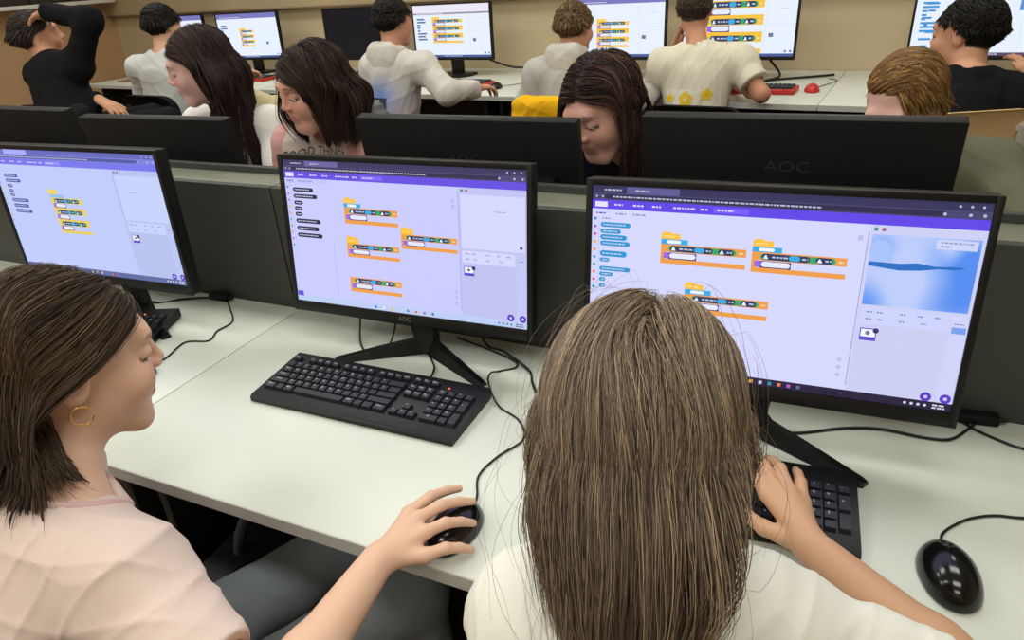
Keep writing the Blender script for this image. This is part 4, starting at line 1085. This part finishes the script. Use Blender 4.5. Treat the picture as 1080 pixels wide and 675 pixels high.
# ---- girl seen from behind in the middle
M_wtee = mat('white_jersey', (238, 236, 226), .85, spec=.15, bump=.25, bscale=700, sheen=.1)
wr = (1.191, -.465, .812)
fp = fingers(wr, [(1.130, -.386, .812), (1.143, -.377, .817), (1.160, -.375, .815), (1.178, -.380, .806)], [(1.085, -.31, .786), (1.095, -.285, .79), (1.122, -.285, .795), (1.163, -.305, .80)], (.014, .016, .014, .009), .95,
             [(1.168, -.452, .803), (1.135, -.430, .792), (1.11, -.405, .784), (1.09, -.385, .783)])
o = person('person seen from behind with very long brown hair in a white tee, hand on keyboard', None, H=(1.026, -.655, 1.084), face=(-.10, .99), pitch=.22, N=(1.035, -.675, .94), P=(1.02, -.80, .50), tface=(-.36, .93),
           SR=(1.150, -.655, .868), SLf=(.932, -.715, .852), ER=(1.39, -.61, .785), EL=(.86, -.60, .70), WR=wr, WL=(.95, -.46, .80), hands=(None, ((.2, 1, -.1), (0, 0, 1), (1, 0, 0), .95)),
           h=.003, hairc=lin((60, 46, 38)), top='t_shirt', topm=M_wtee, sleeve='short', bottom=(40, 44, 58), inf=.014, disp=(.0055, 30, 9), fingers_prims=fp, skin=lin((206, 160, 126)), neckr=.043, root=(1.02, -.80, 0))
GIRL_C = o
cp = head_prims(o.H, o.R, o.s, ears=False)[:5] + [o.neckline]
def Lc(q, sg): return .30 + .23 * np.clip((-q[:, 1] - .0) / .07, 0, 1) * np.clip(1.3 - np.abs(q[:, 0]) / .055, 0, 1)
def zc_c(q):
    z0 = .972 + .05 * np.clip(-(q[:, 1] + .02) / .09, 0, 1)
    return z0 - .30 * np.clip(1.5 - np.abs(q[:, 0] - .008) / .032, 0, 1) * (q[:, 1] < -.03)
def flow_crown(o, q, sg, k):
    """laid back over the crown, then down and slightly inwards below the nape"""
    x, y, z = q.T; top = np.clip((z - .07) / .03, 0, 1) * (y > -.05); low = np.clip((-.03 - z) / .06, 0, 1) * np.clip((np.abs(x) - .035) / .05, 0, 1)
    v = np.stack([sg * .40 + 0 * x, -1.0 + 0 * x, -.1 + 0 * x], 1) @ o.R
    w = np.array([0, 0, -1.]) - (low * .55 * np.sign(x))[:, None] * o.R[0]
    return v * top[:, None] + w * (1 - top[:, None])
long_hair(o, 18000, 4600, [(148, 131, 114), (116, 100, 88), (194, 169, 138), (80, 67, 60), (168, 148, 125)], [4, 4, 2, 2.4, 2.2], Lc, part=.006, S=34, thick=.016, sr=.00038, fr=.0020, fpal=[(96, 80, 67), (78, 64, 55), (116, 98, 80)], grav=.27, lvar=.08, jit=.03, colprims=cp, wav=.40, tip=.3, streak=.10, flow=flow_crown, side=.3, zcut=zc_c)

long_hair(o, 130, 1, [(150, 132, 114), (110, 94, 82)], [1, 1], Lc, part=.006, S=30, thick=.034, sr=.00016, fr=.0002, grav=.2, lvar=.15, jit=.06, colprims=cp, wav=.55, tip=.3, flow=flow_crown, side=.5).name = 'stray_hair'
# ------------------------------------------------------------------ decals that lie on the cloth
from mathutils.bvhtree import BVHTree
def on_cloth(o, c, d, upv, pts, off=.0012):
    """drop 2D points (right, up) onto the garment along direction d"""
    d = nrm(d); upv = nrm(A3(*upv) - d * (A3(*upv) @ d)); rt = np.cross(d, upv)
    if not hasattr(o, 'bvh'):
        me = o.top.data; o.bvh = BVHTree.FromPolygons([tuple(np.array(v.co) + o.org) for v in me.vertices], [tuple(p.vertices) for p in me.polygons])
    out = []
    for x, y in np.asarray(pts, float):
        p = A3(*c) + x * rt + y * upv - d * .25
        hit = o.bvh.ray_cast(Vector(p), Vector(d), .6)[0]
        out.append(np.array(hit) - d * off if hit is not None else (np.array(out[-1]) if out else A3(*c)))
    return np.array(out)
def decal_text(o, s, c, d, upv, size, m, name, wx=1.0, off=.0015):
    V, F = glyph(s); V2 = V[:, :2] * size * np.array([wx, 1])
    pydata(name, on_cloth(o, c, d, upv, V2, off) - o.org, F, m, o.e)
def decal_grid(o, c, d, upv, w, h, m, name, n=8, off=.003, circ=False):
    g = [(x, y) for y in np.linspace(-1, 1, n) for x in np.linspace(-1, 1, n)]
    if circ: g = [(x * math.sqrt(1 - y * y / 2), y * math.sqrt(1 - x * x / 2)) for x, y in g]
    P = on_cloth(o, c, d, upv, np.array(g) * [w / 2, h / 2], off)
    F = [(i + n * j, i + 1 + n * j, i + 1 + n * (j + 1), i + n * (j + 1)) for j in range(n - 1) for i in range(n - 1)]
    pydata(name, P - o.org, F, m, o.e, smooth=True)
def paint_top(o, fn):
    me = o.top.data; n = len(me.vertices); co = np.zeros(n * 3, np.float32); me.vertices.foreach_get('co', co); co = co.reshape(-1, 3) + o.org
    a = me.color_attributes.new('col', 'FLOAT_COLOR', 'POINT'); cc = np.ones((n, 4), np.float32); cc[:, :3] = fn(co); a.data.foreach_set('color', cc.ravel())
def cloth(name, c, **k): return mat(name, c, .88, bump=.25, bscale=600, spec=.12, **k)
def seat(o, label, kind='black', bt=.84, back=.05, group='chairs in the computer room', at=None):
    t = o.TR[1]; f = nrm((t[0], t[1], 0)); p = o.P - f * back if at is None else at
    return chair((p[0], p[1], 0), math.atan2(-f[0], f[1]), label, group, kind, sh=o.P[2] - .095, bt=bt)
GP3 = 'children in the facing row'
fk = lambda f, **k: {a: mv(b, f) for a, b in k.items()}
DB = [(66, 48, 42), (50, 36, 33), (92, 68, 58), (34, 25, 24)]
# ---- pink sweatshirt
M_sweat = mat('sweatshirt_jersey', attr=True, rough=.9, spec=.12, bump=.25, bscale=600)
f = .94
o = person('person in a pink and cream sweatshirt with printed words, dark shoulder-length hair', GP3, face=(-.40, -.92), pitch=.22, tface=(-.12, -1), roll=.0, P=(-.28, .80, .50),
           WR=(-.30, .42, .80), WL=(-.16, .44, .80), hands=(((.2, -1, 0), (0, 0, 1), (1, .2, 0), .9), ((-.2, -1, 0), (0, 0, 1), (-1, 0, 0), .9)), hairc=lin((44, 32, 29)), topm=M_sweat, top='sweatshirt', disp=(.004, 26, 2), skin=lin((218, 164, 146)),
           **fk(f, H=(-.27, .518, 1.190), N=(-.305, .62, 1.054), SR=(-.435, .575, 1.0), SLf=(-.165, .635, 1.0), ER=(-.47, .50, .80), EL=(-.10, .52, .80)))
tr = o.TR[0]
paint_top(o, lambda co: np.where((np.abs((co - o.N) @ tr) < .088)[:, None], np.array(lin((226, 208, 200))), np.array(lin((214, 160, 156)))))
ring = [o.N + .060 * (math.cos(a) * o.TR[0] + math.sin(a) * o.TR[1]) for a in np.linspace(0, 2 * PI, 28)]
pr = [sdf(o.tp, r + np.linspace(.08, -.1, 60)[:, None] * o.up) for r in ring]
ring = np.array([r + np.linspace(.08, -.1, 60)[np.argmax(v < 0)] * o.up for r, v in zip(ring, pr)])
V, F, _ = tubes(ring[None], np.full((1, 28), .006), 8); link('collar', fast_mesh('collar', V - o.org, F), cloth('pink_rib', (206, 140, 140)), o.e)
decal_text(o, 'GOOD THINGS', o.N + o.TR[1] * .1 + o.TR[0] * .008 - A3(0, 0, .029), -o.TR[1], (.26, 0, 1), .033, mat('dark_print', (62, 54, 56), .8), 'printed_words', .74)
def flow_bangs(o, q, sg, k):
    x, y, z = q.T; on = np.clip((.070 - np.abs(x)) / .02, 0, 1) * (y > .02) * (z > .035)
    v = np.stack([sg * 1.3, .15 + 0 * x, -.55 + 0 * x], 1) @ o.R
    return v * on[:, None] + gather(o, q) * (1 - on[:, None])
eyes(o, -.7)
long_hair(o, 4200, 2200, [(72, 54, 45), (54, 40, 35), (94, 72, 58), (38, 28, 26)], [4, 4, 1.5, 3], .25, colprims=head_prims(o.H, o.R, o.s, ears=False)[:5] + [o.neckline], zcut=1.062, part=.018, S=20, thick=.012, sr=.0008, fr=.0026, hl=.058, fpal=[(42, 31, 28)], grav=.3, lvar=.05, flow=flow_bangs, fwd=.1)
ec = o.H + o.s * (-.0 * o.R[0]); 
b = MB(); b.bm; bmesh.ops.create_uvsphere(b.bm, u_segments=10, v_segments=8, radius=.005); q = b.build('earring', mat('gold', (232, 190, 110), .22, metal=1), o.e); q.location = Vector(o.H + .086 * o.R[0] + .0 * o.R[1] - .03 * o.R[2] - o.org)
seat(o, 'chair under the girl in the pink sweatshirt')
# ---- long straight hair, white top
f = .94
o = person('person with long straight dark hair in a white top, face lit, looking down', GP3, face=(-.70, -.70), pitch=.24, tface=(-.25, -1), P=(-.72, .98, .50), WR=(-.88, .45, .80), WL=(-.62, .48, .80),
           hands=(((0, -1, 0), (0, 0, 1), (1, 0, 0), .9), ((0, -1, 0), (0, 0, 1), (-1, 0, 0), .9)), hairc=lin((38, 28, 27)), topm=cloth('white_sweat', (226, 222, 218)), top='sweatshirt', disp=(.005, 24, 6), skin=lin((222, 176, 168)),
           **fk(f, H=(-.836, .641, 1.238), N=(-.83, .745, 1.075), SR=(-.98, .715, 1.02), SLf=(-.685, .755, 1.02), ER=(-1.02, .62, .82), EL=(-.58, .64, .82)))
vest = [ell(o.N - o.TR[1] * .075 - A3(0, 0, .10) + o.TR[0] * -.03, (.11, .05, .13), o.TR, .04), cone(o.SL - o.TR[1] * .05 + A3(0, 0, .02), o.SL - o.TR[1] * .045 - A3(0, 0, .25) - o.TR[0] * .02, .04, .035, .05), cone(o.N - o.TR[1] * .06, o.SL - o.TR[1] * .055, .035, .04, .04)]
V, F = surface(vest, .004, cloth_disp(.006, 30, 8)); link('hood', fast_mesh('hood', V - o.org, F), cloth('khaki_cotton', (196, 180, 142)), o.e)
eyes(o, -.7)
long_hair(o, 5200, 2400, [(68, 50, 46), (52, 38, 37), (94, 70, 62), (34, 26, 26)], [4, 4, 1.5, 3], .38, colprims=head_prims(o.H, o.R, o.s, ears=False)[:5] + [o.neckline], part=.0, S=24, thick=.010, sr=.0008, fr=.0026, hl=.060, fpal=[(38, 29, 28)], grav=.3, lvar=.05, flow=flow_curtain)
seat(o, 'chair under the girl in the white top')
# ---- navy top, head bowed beside the monitor
f = .88
o = person('person in a navy top, head bowed, brown hair parted in the middle', GP3, face=(-.38, -.90), pitch=.42, tface=(-.2, -1), roll=-.10, P=(.70, .84, .50), WR=(.55, .42, .79), WL=(.70, .42, .79),
           hands=(((0, -1, 0), (0, 0, 1), (1, 0, 0), .9), ((0, -1, 0), (0, 0, 1), (-1, 0, 0), .9)), hairc=lin((44, 31, 30)), topm=cloth('navy_jersey', (38, 38, 54)), top='sweatshirt', skin=lin((220, 168, 152)),
           **fk(f, H=(.575, .639, 1.122), N=(.625, .77, .985), SR=(.47, .72, .915), SLf=(.765, .75, .92), ER=(.42, .55, .80), EL=(.83, .58, .79)))
eyes(o, -.8)
long_hair(o, 5200, 2400, [(72, 52, 48), (54, 39, 38), (112, 82, 70), (36, 27, 27)], [4, 4, 1.5, 3], .33, colprims=head_prims(o.H, o.R, o.s, ears=False)[:5] + [o.neckline], part=-.006, S=24, thick=.012, sr=.0008, fr=.0026, hl=.060, fpal=[(40, 30, 30)], grav=.3, lvar=.05, flow=flow_curtain)
seat(o, 'chair under the girl in the navy top')
# ---- blond boy
f = .82
o = person('person with blond fringe and olive sweater, head bowed behind the widest monitor back', GP3, face=(-.45, -.9), pitch=.46, hl=.078, tface=(-.2, -1), P=(1.36, .93, .50), WR=(1.20, .42, .79), WL=(1.42, .36, .80),
           hands=(((0, -1, 0), (0, 0, 1), (1, 0, 0), .9), ((0, -1, 0), (0, 0, 1), (-1, 0, 0), .9)), hairc=lin((120, 88, 52)), topm=cloth('olive_knit', (104, 104, 84)), top='sweater', skin=lin((224, 176, 166)), inf=.018,
           **fk(f, H=(1.302, 1.043, 1.058), N=(1.38, 1.14, .95), SR=(1.22, 1.08, .885), SLf=(1.545, 1.06, .885), ER=(1.18, .88, .80), EL=(1.63, .84, .805)))
eyes(o, -.8)
short_hair(o, 4200, [(176, 134, 78), (146, 106, 60), (204, 164, 104), (112, 80, 46)], [4, 3, 2, 2], L=.062, hl=.074, comb=lambda q: np.where((q[:, 0] > -.015)[:, None], np.array([-.6, -.42, .15]), np.array([-.25, -.15, -.55])), lift=.3, sr=.0011, fr=.004)
seat(o, 'chair under the blond boy')

# ------------------------------------------------------------------ back row
GP4 = 'children at the wall desks'
DKH = [(44, 36, 32), (34, 28, 26), (60, 48, 42), (26, 22, 22)]
M_hood = mat('tie_dye_fleece', attr=True, rough=.9, spec=.12, bump=.2, bscale=500)
def hood_extra(o_):
    return []
f = .92; HB = dict(h=.005, lash=False)
def hoodie(o, m, s=1.0):
    b = o.N - o.TR[1] * .055; pr = [ell(b - o.up * .045, A3(.098, .052, .080) * s, o.TR, .03), cone(o.N + o.TR[0] * .07 + o.up * .012, b + o.TR[0] * .06 - o.up * .01, .026, .034, .03), cone(o.N - o.TR[0] * .07 + o.up * .012, b - o.TR[0] * .06 - o.up * .01, .026, .034, .03), cone(b + o.TR[0] * .05 + o.up * .02, b - o.TR[0] * .05 + o.up * .02, .030, .030, .03)]
    V, F = surface(pr, .005, cloth_disp(.004, 30, 4)); return pr, link('hood', fast_mesh('hood', V - o.org, F), m, o.e)
j = fk(f, H=(-1.108, 2.252, 1.241), N=(-1.103, 2.184, 1.095), SR=(-.900, 2.169, 1.018), SLf=(-1.21, 2.168, 1.015), ER=(-.735, 2.10, .905), EL=(-1.30, 2.14, .80), WR=(-.655, 2.288, .896), hc=(-1.10, 2.02, .93))
hc = A3(*j.pop('hc'))
o = person('person in a pale tie-dye hoodie with dark hair, hand on a mouse', GP4, face=(.35, .93), pitch=.10, tface=(.25, 1), P=(j['N'][0] - .02, j['N'][1] - .06, .62), hands=(((.35, .93, -.05), (0, 0, 1), (-.93, .35, 0), 1.0), None), hairc=lin((34, 28, 26)),
           topm=M_hood, top='hoodie', inf=.022, disp=(.007, 24, 7), skin=lin((205, 150, 122)), **HB, **j)
def dye(co):
    t = ((co - o.N) @ o.TR.T); c = np.tile(np.array(lin((206, 200, 194))), (len(co), 1))
    w = np.exp(-((t[:, 0] - .03) / .085) ** 2 - ((t[:, 2] + .215) / .09) ** 2)[:, None] * (t[:, 1] < .03)[:, None]; c = c * (1 - w) + np.array(lin((120, 146, 214))) * w
    w = np.exp(-((t[:, 0] - .12) / .05) ** 2 - ((t[:, 2] + .33) / .08) ** 2)[:, None] * .6; return c * (1 - w) + np.array(lin((206, 156, 176))) * w
paint_top(o, dye)
hoodie(o, cloth('pale_fleece', (208, 202, 194)))
dc = o.N - A3(0, 0, .235) - o.TR[1] * .12 + o.TR[0] * .025
decal_grid(o, dc, o.TR[1], (0, 0, 1), .085, .052, mat('dark_label', (44, 48, 66), .7), 'printed_label', 6, .0015)
M_lw = mat('white_print', (226, 226, 228), .7)
for k in range(3): decal_grid(o, dc + A3(0, 0, .012 - .011 * k) - o.TR[0] * .016, o.TR[1], (0, 0, 1), .036 - .006 * (k == 2), .005, M_lw, 'label_print', 3, .003)
short_hair(o, 2600, DKH, [4, 3, 2, 2], L=.05, comb=(.0, .25, .35), lift=.6, sr=.002, fr=.005)
HOODB = o
seat(o, 'chair under the boy in the tie-dye hoodie', bt=.92, at=(-.86, 1.70))
f = .90
j = fk(f, H=(-.185, 2.54, 1.160), N=(-.196, 2.477, 1.035), SR=(.02, 2.444, .951), SLf=(-.353, 2.43, .945), ER=(.19, 2.464, .815), EL=(-.43, 2.412, .78), WR=(.215, 2.80, .82), WL=(-.40, 2.7, .83))
o = person('person in a grey hoodie with light brown hair facing the lit monitor', GP4, face=(.30, .95), pitch=.12, tface=(.1, 1), P=(j['N'][0] - .0, j['N'][1] - .08, .56), hands=(((0, 1, 0), (0, 0, 1), (-1, 0, 0), 1), ((0, 1, 0), (0, 0, 1), (1, 0, 0), 1)), hairc=lin((112, 86, 60)),
           topm=cloth('grey_fleece', (186, 184, 180)), top='hoodie', inf=.022, disp=(.007, 24, 11), skin=lin((205, 150, 122)), **HB, **j)
hoodie(o, cloth('pale_grey_fleece', (200, 196, 186)))
short_hair(o, 2800, [(150, 120, 84), (122, 95, 66), (182, 150, 108), (92, 70, 50)], [4, 3, 2, 2], L=.05, comb=(-.2, .35, .1), lift=.4, sr=.0018, fr=.005)
GREYB = o
seat(o, 'chair under the boy in the grey hoodie', bt=.92, at=(.0, 2.0))
f = .90
j = fk(f, H=(.384, 2.786, 1.200), N=(.442, 2.659, 1.035), SR=(.643, 2.67, .965), SLf=(.262, 2.643, .955), ER=(.772, 2.572, .825), EL=(.20, 2.72, .80), WR=(.60, 2.86, .83), WL=(.265, 2.83, .985))
o = person('person in a cream tee with yellow flowers on its back, cheek resting on hand', GP4, face=(-.05, 1), pitch=.08, tface=(.12, 1), P=(j['N'][0], j['N'][1] - .08, .56), hands=(((0, 1, 0), (0, 0, 1), (-1, 0, 0), 1), ((.25, -.1, 1), (-1, .2, 0), (0, 1, 0), 1.0, (.1, .2, .2))), hairc=lin((84, 70, 58)), browc=lin((60, 48, 40)),
           topm=cloth('cream_jersey', (224, 216, 198)), top='t_shirt', sleeve='short', inf=.024, disp=(.006, 24, 13), skin=lin((196, 140, 110)), **HB, **j)
M_yel = mat('yellow_print', (236, 200, 48), .8); pc = o.N - A3(0, 0, .225) - o.TR[1] * .12
decal_grid(o, pc, o.TR[1], (0, 0, 1), .27, .085, mat('pale_print_panel', (232, 228, 214), .85), 'printed_panel', 10, .0015)
for dx, dz, r in ((-.085, .005, .036), (-.005, 0, .062), (.085, .022, .046)):
    c = pc + o.TR[0] * dx + A3(0, 0, dz)
    for a in range(5): decal_grid(o, c + o.TR[0] * .30 * r * math.cos(a * 1.257 + .3) + A3(0, 0, .30 * r * math.sin(a * 1.257 + .3)), o.TR[1], (0, 0, 1), r * .52, r * .52, M_yel, 'flower_print', 5, .003, True)
    decal_grid(o, c, o.TR[1], (0, 0, 1), r * .28, r * .28, M_lw if r > .05 else mat('ochre_print', (206, 160, 40), .8), 'flower_print', 5, .003, True)
short_hair(o, 2600, [(104, 88, 74), (86, 72, 60), (126, 108, 90), (70, 58, 50)], [4, 3, 2, 2], L=.02, comb=(0, -.1, -.1), lift=.5, sr=.0014, fr=.004, nf=1400)
seat(o, 'black chair with the boy in the cream tee on it', bt=.885, at=(.60, 2.2))
f = .66
j = fk(f, H=(1.678, 3.327, .998), N=(1.70, 3.16, .850), SR=(1.94, 3.10, .73), SLf=(1.60, 3.25, .70), ER=(2.02, 2.95, .50), EL=(1.50, 3.2, .42), WR=(2.02, 3.10, .79))
o = person('person in a black tee with short black hair at the far right, raising one hand', GP4, hs=1.10, face=(-.85, .52), pitch=.05, tface=(-.35, .94), P=(1.56, 1.42, .52), hands=(((-.5, .3, .6), (.3, -.8, .4), (-.5, -.3, .2), 1.0), None), hairc=lin((26, 22, 22)),
           topm=cloth('black_jersey', (22, 22, 25)), top='t_shirt', sleeve='short', inf=.018, disp=(.005, 24, 15), skin=lin((206, 152, 122)), h=.004, **j)
short_hair(o, 3600, [(36, 30, 28), (28, 24, 23), (50, 42, 38), (20, 18, 18)], [4, 3, 2, 2], L=.030, back=-.072, comb=(0, -.2, -.1), lift=.3, sr=.0014, fr=.0038)
seat(o, 'beech plywood chair with grey steel posts beside the widest monitor back', 'wood', bt=1.0, at=(1.395, 1.55))
f = .84
j = fk(f, H=(-3.043, 1.58, 1.285), N=(-2.93, 1.52, 1.150), SR=(-2.70, 1.51, 1.135), SLf=(-3.06, 1.53, 1.08), ER=(-2.535, 1.553, 1.36), EL=(-2.82, 1.49, .90), WR=(-2.845, 1.535, 1.41), WL=(-2.62, 1.52, .955), P=(-2.76, 1.42, .80))
o = person('person in black stretching with one hand on slicked-back hair by the left wall', GP4, face=(.62, .78), pitch=-.12, tface=(.35, .94), roll=-.12, hands=(((-1, .1, -.22), (0, 0, 1), (0, 1, 0), 1.0, (.25, .35, .3)), ((.9, .2, -.5), (.4, -.2, .9), (0, 1, 0), 1.0)), hairc=lin((58, 46, 40)),
           bottom=(24, 24, 28), topm=cloth('black_knit', (20, 20, 23)), top='sweater', inf=.016, disp=(.005, 24, 17), skin=lin((206, 152, 122)), **HB, **j)
short_hair(o, 2800, [(72, 58, 50), (56, 45, 40), (92, 76, 64), (42, 34, 31)], [4, 3, 2, 2], L=.05, comb=(0, -.8, -.1), lift=.2, sr=.0016, fr=.0045)
STR = o
seat(o, 'black chair of the boy stretching by the left wall', bt=.99, at=(-2.16, 1.17))
f = .93
j = fk(f, H=(-2.543, 2.01, 1.283), N=(-2.523, 1.942, 1.140), SR=(-2.31, 1.95, 1.065), SLf=(-2.695, 1.90, 1.065), ER=(-2.10, 1.924, .965), EL=(-2.80, 1.95, .85), WR=(-2.16, 2.161, 1.00), WL=(-2.7, 2.2, .90))
o = person('person with dark hair in a white top behind the long-haired girl in white', GP4, face=(.1, 1), pitch=.1, tface=(.1, 1), P=(j['N'][0], j['N'][1] - .08, .62), hands=(((0, 1, 0), (0, 0, 1), (-1, 0, 0), 1), ((0, 1, 0), (0, 0, 1), (1, 0, 0), 1)), hairc=lin((34, 27, 26)),
           topm=cloth('white_cotton', (214, 214, 212)), top='sweatshirt', inf=.02, disp=(.006, 24, 19), **HB, **j)
short_hair(o, 2400, DKH, [4, 3, 2, 2], L=.05, comb=(.1, .2, .2), lift=.6, sr=.002, fr=.005)
seat(o, 'black chair with rounded back behind the boy in white', bt=.985, at=(-2.18, 1.76))
# ---- jackets over chair backs, backpack under the desk
def bundle(name, prims, org, label, cat, m, h=.005, d=.006, fr=26):
    e = empty(name, org, label, cat); V, F = surface(prims, h, cloth_disp(d, fr, 3)); link('body', fast_mesh('body', V - A3(*org), F), m, e); return e

bundle('jacket', [rbox((.02, 1.745, .86), (.185, .07, .09), .05), cone((-.14, 1.72, .905), (-.13, 1.70, .70), .05, .045, .04), cone((-.06, 1.70, .915), (.12, 1.70, .915), .035, .035, .05)], (.02, 1.745, .75), 'yellow padded jacket hung over the chair of the boy in the grey hoodie', 'jacket', cloth('yellow_padding', (236, 178, 28)), d=.007, fr=34)
bundle('jacket', [cone((-.94, 1.40, .965), (-.70, 1.42, .93), .05, .045, .05), cone((-.92, 1.43, .95), (-.94, 1.45, .72), .06, .05, .05), cone((-.76, 1.43, .93), (-.76, 1.45, .74), .05, .05, .05)], (-.84, 1.43, .70), 'grey ribbed jacket bunched over a chair below the tie-dye hoodie', 'jacket', cloth('grey_ribbed_knit', (104, 106, 108)), d=.008, fr=60)
bundle('jacket', [cone((-2.30, .93, .985), (-2.02, .98, .99), .045, .05, .05), rbox((-2.16, .955, .80), (.20, .055, .18), .05, np.array([[.985, .17, 0], [-.17, .985, 0], [0, 0, 1]])), cone((-2.30, .92, .97), (-2.31, .92, .62), .06, .05, .05)], (-2.16, .955, .60), 'black jacket over the chair of the boy stretching', 'jacket', cloth('black_padding', (30, 30, 33)), d=.008, fr=34)
M_bag = mat('black_nylon', (24, 25, 32), .6, bump=.3, bscale=300)
e = empty('backpack', (.175, -.44, 0), 'black backpack standing on the floor under the near desk, carry loop up', 'backpack', None, PI / 2)
def bagp(name, prims, h=.006, d=.004): 
    V, F = surface(prims, h, cloth_disp(d, 26, 5)); link(name, fast_mesh(name, V, F), M_bag, e)
bagp('body', [rbox((0, 0, .235), (.14, .085, .23), .06)]); bagp('front_pocket', [rbox((.02, -.10, .15), (.12, .035, .12), .03)])
a = np.linspace(0, PI, 16); hp = np.stack([.05 * np.cos(a), 0 * a, .445 + .075 * np.sin(a)], 1); V, F, _ = tubes(hp[None], np.full((1, 16), .012), 8); link('carry_loop', fast_mesh('carry_loop', V, F), mat('grey_webbing', (74, 76, 92), .8), e)

seat(GIRL_L, 'black chair under the girl in the pink tee', bt=.80)
seat(GIRL_C, 'black chair under the long-haired girl in the white tee', bt=.80)
LAMP = 17.5
# ------------------------------------------------------------------ light
def area(loc, size, power, col=(.975, 1, .93), rot=(0, 0, 0)):
    l = bpy.data.lights.new('ceiling_lamp', 'AREA'); l.shape = 'RECTANGLE'; l.size, l.size_y = size; l.energy = power; l.color = col
    o = bpy.data.objects.new('ceiling_lamp', l); C.objects.link(o); o.location = loc; o.rotation_euler = rot; return o
for x in (-3.2, -1.0, 1.2): 
    for y in (-2.7, -1.2, .5, 2.2): area((x, y, 2.95), (1.2, .5), LAMP)  # rearmost row is added fill, brightening backs and thighs from behind
w = bpy.data.worlds.new('world'); bpy.context.scene.world = w; w.use_nodes = True
w.node_tree.nodes['Background'].inputs['Color'].default_value = (.9, .95, 1, 1); w.node_tree.nodes['Background'].inputs['Strength'].default_value = .05
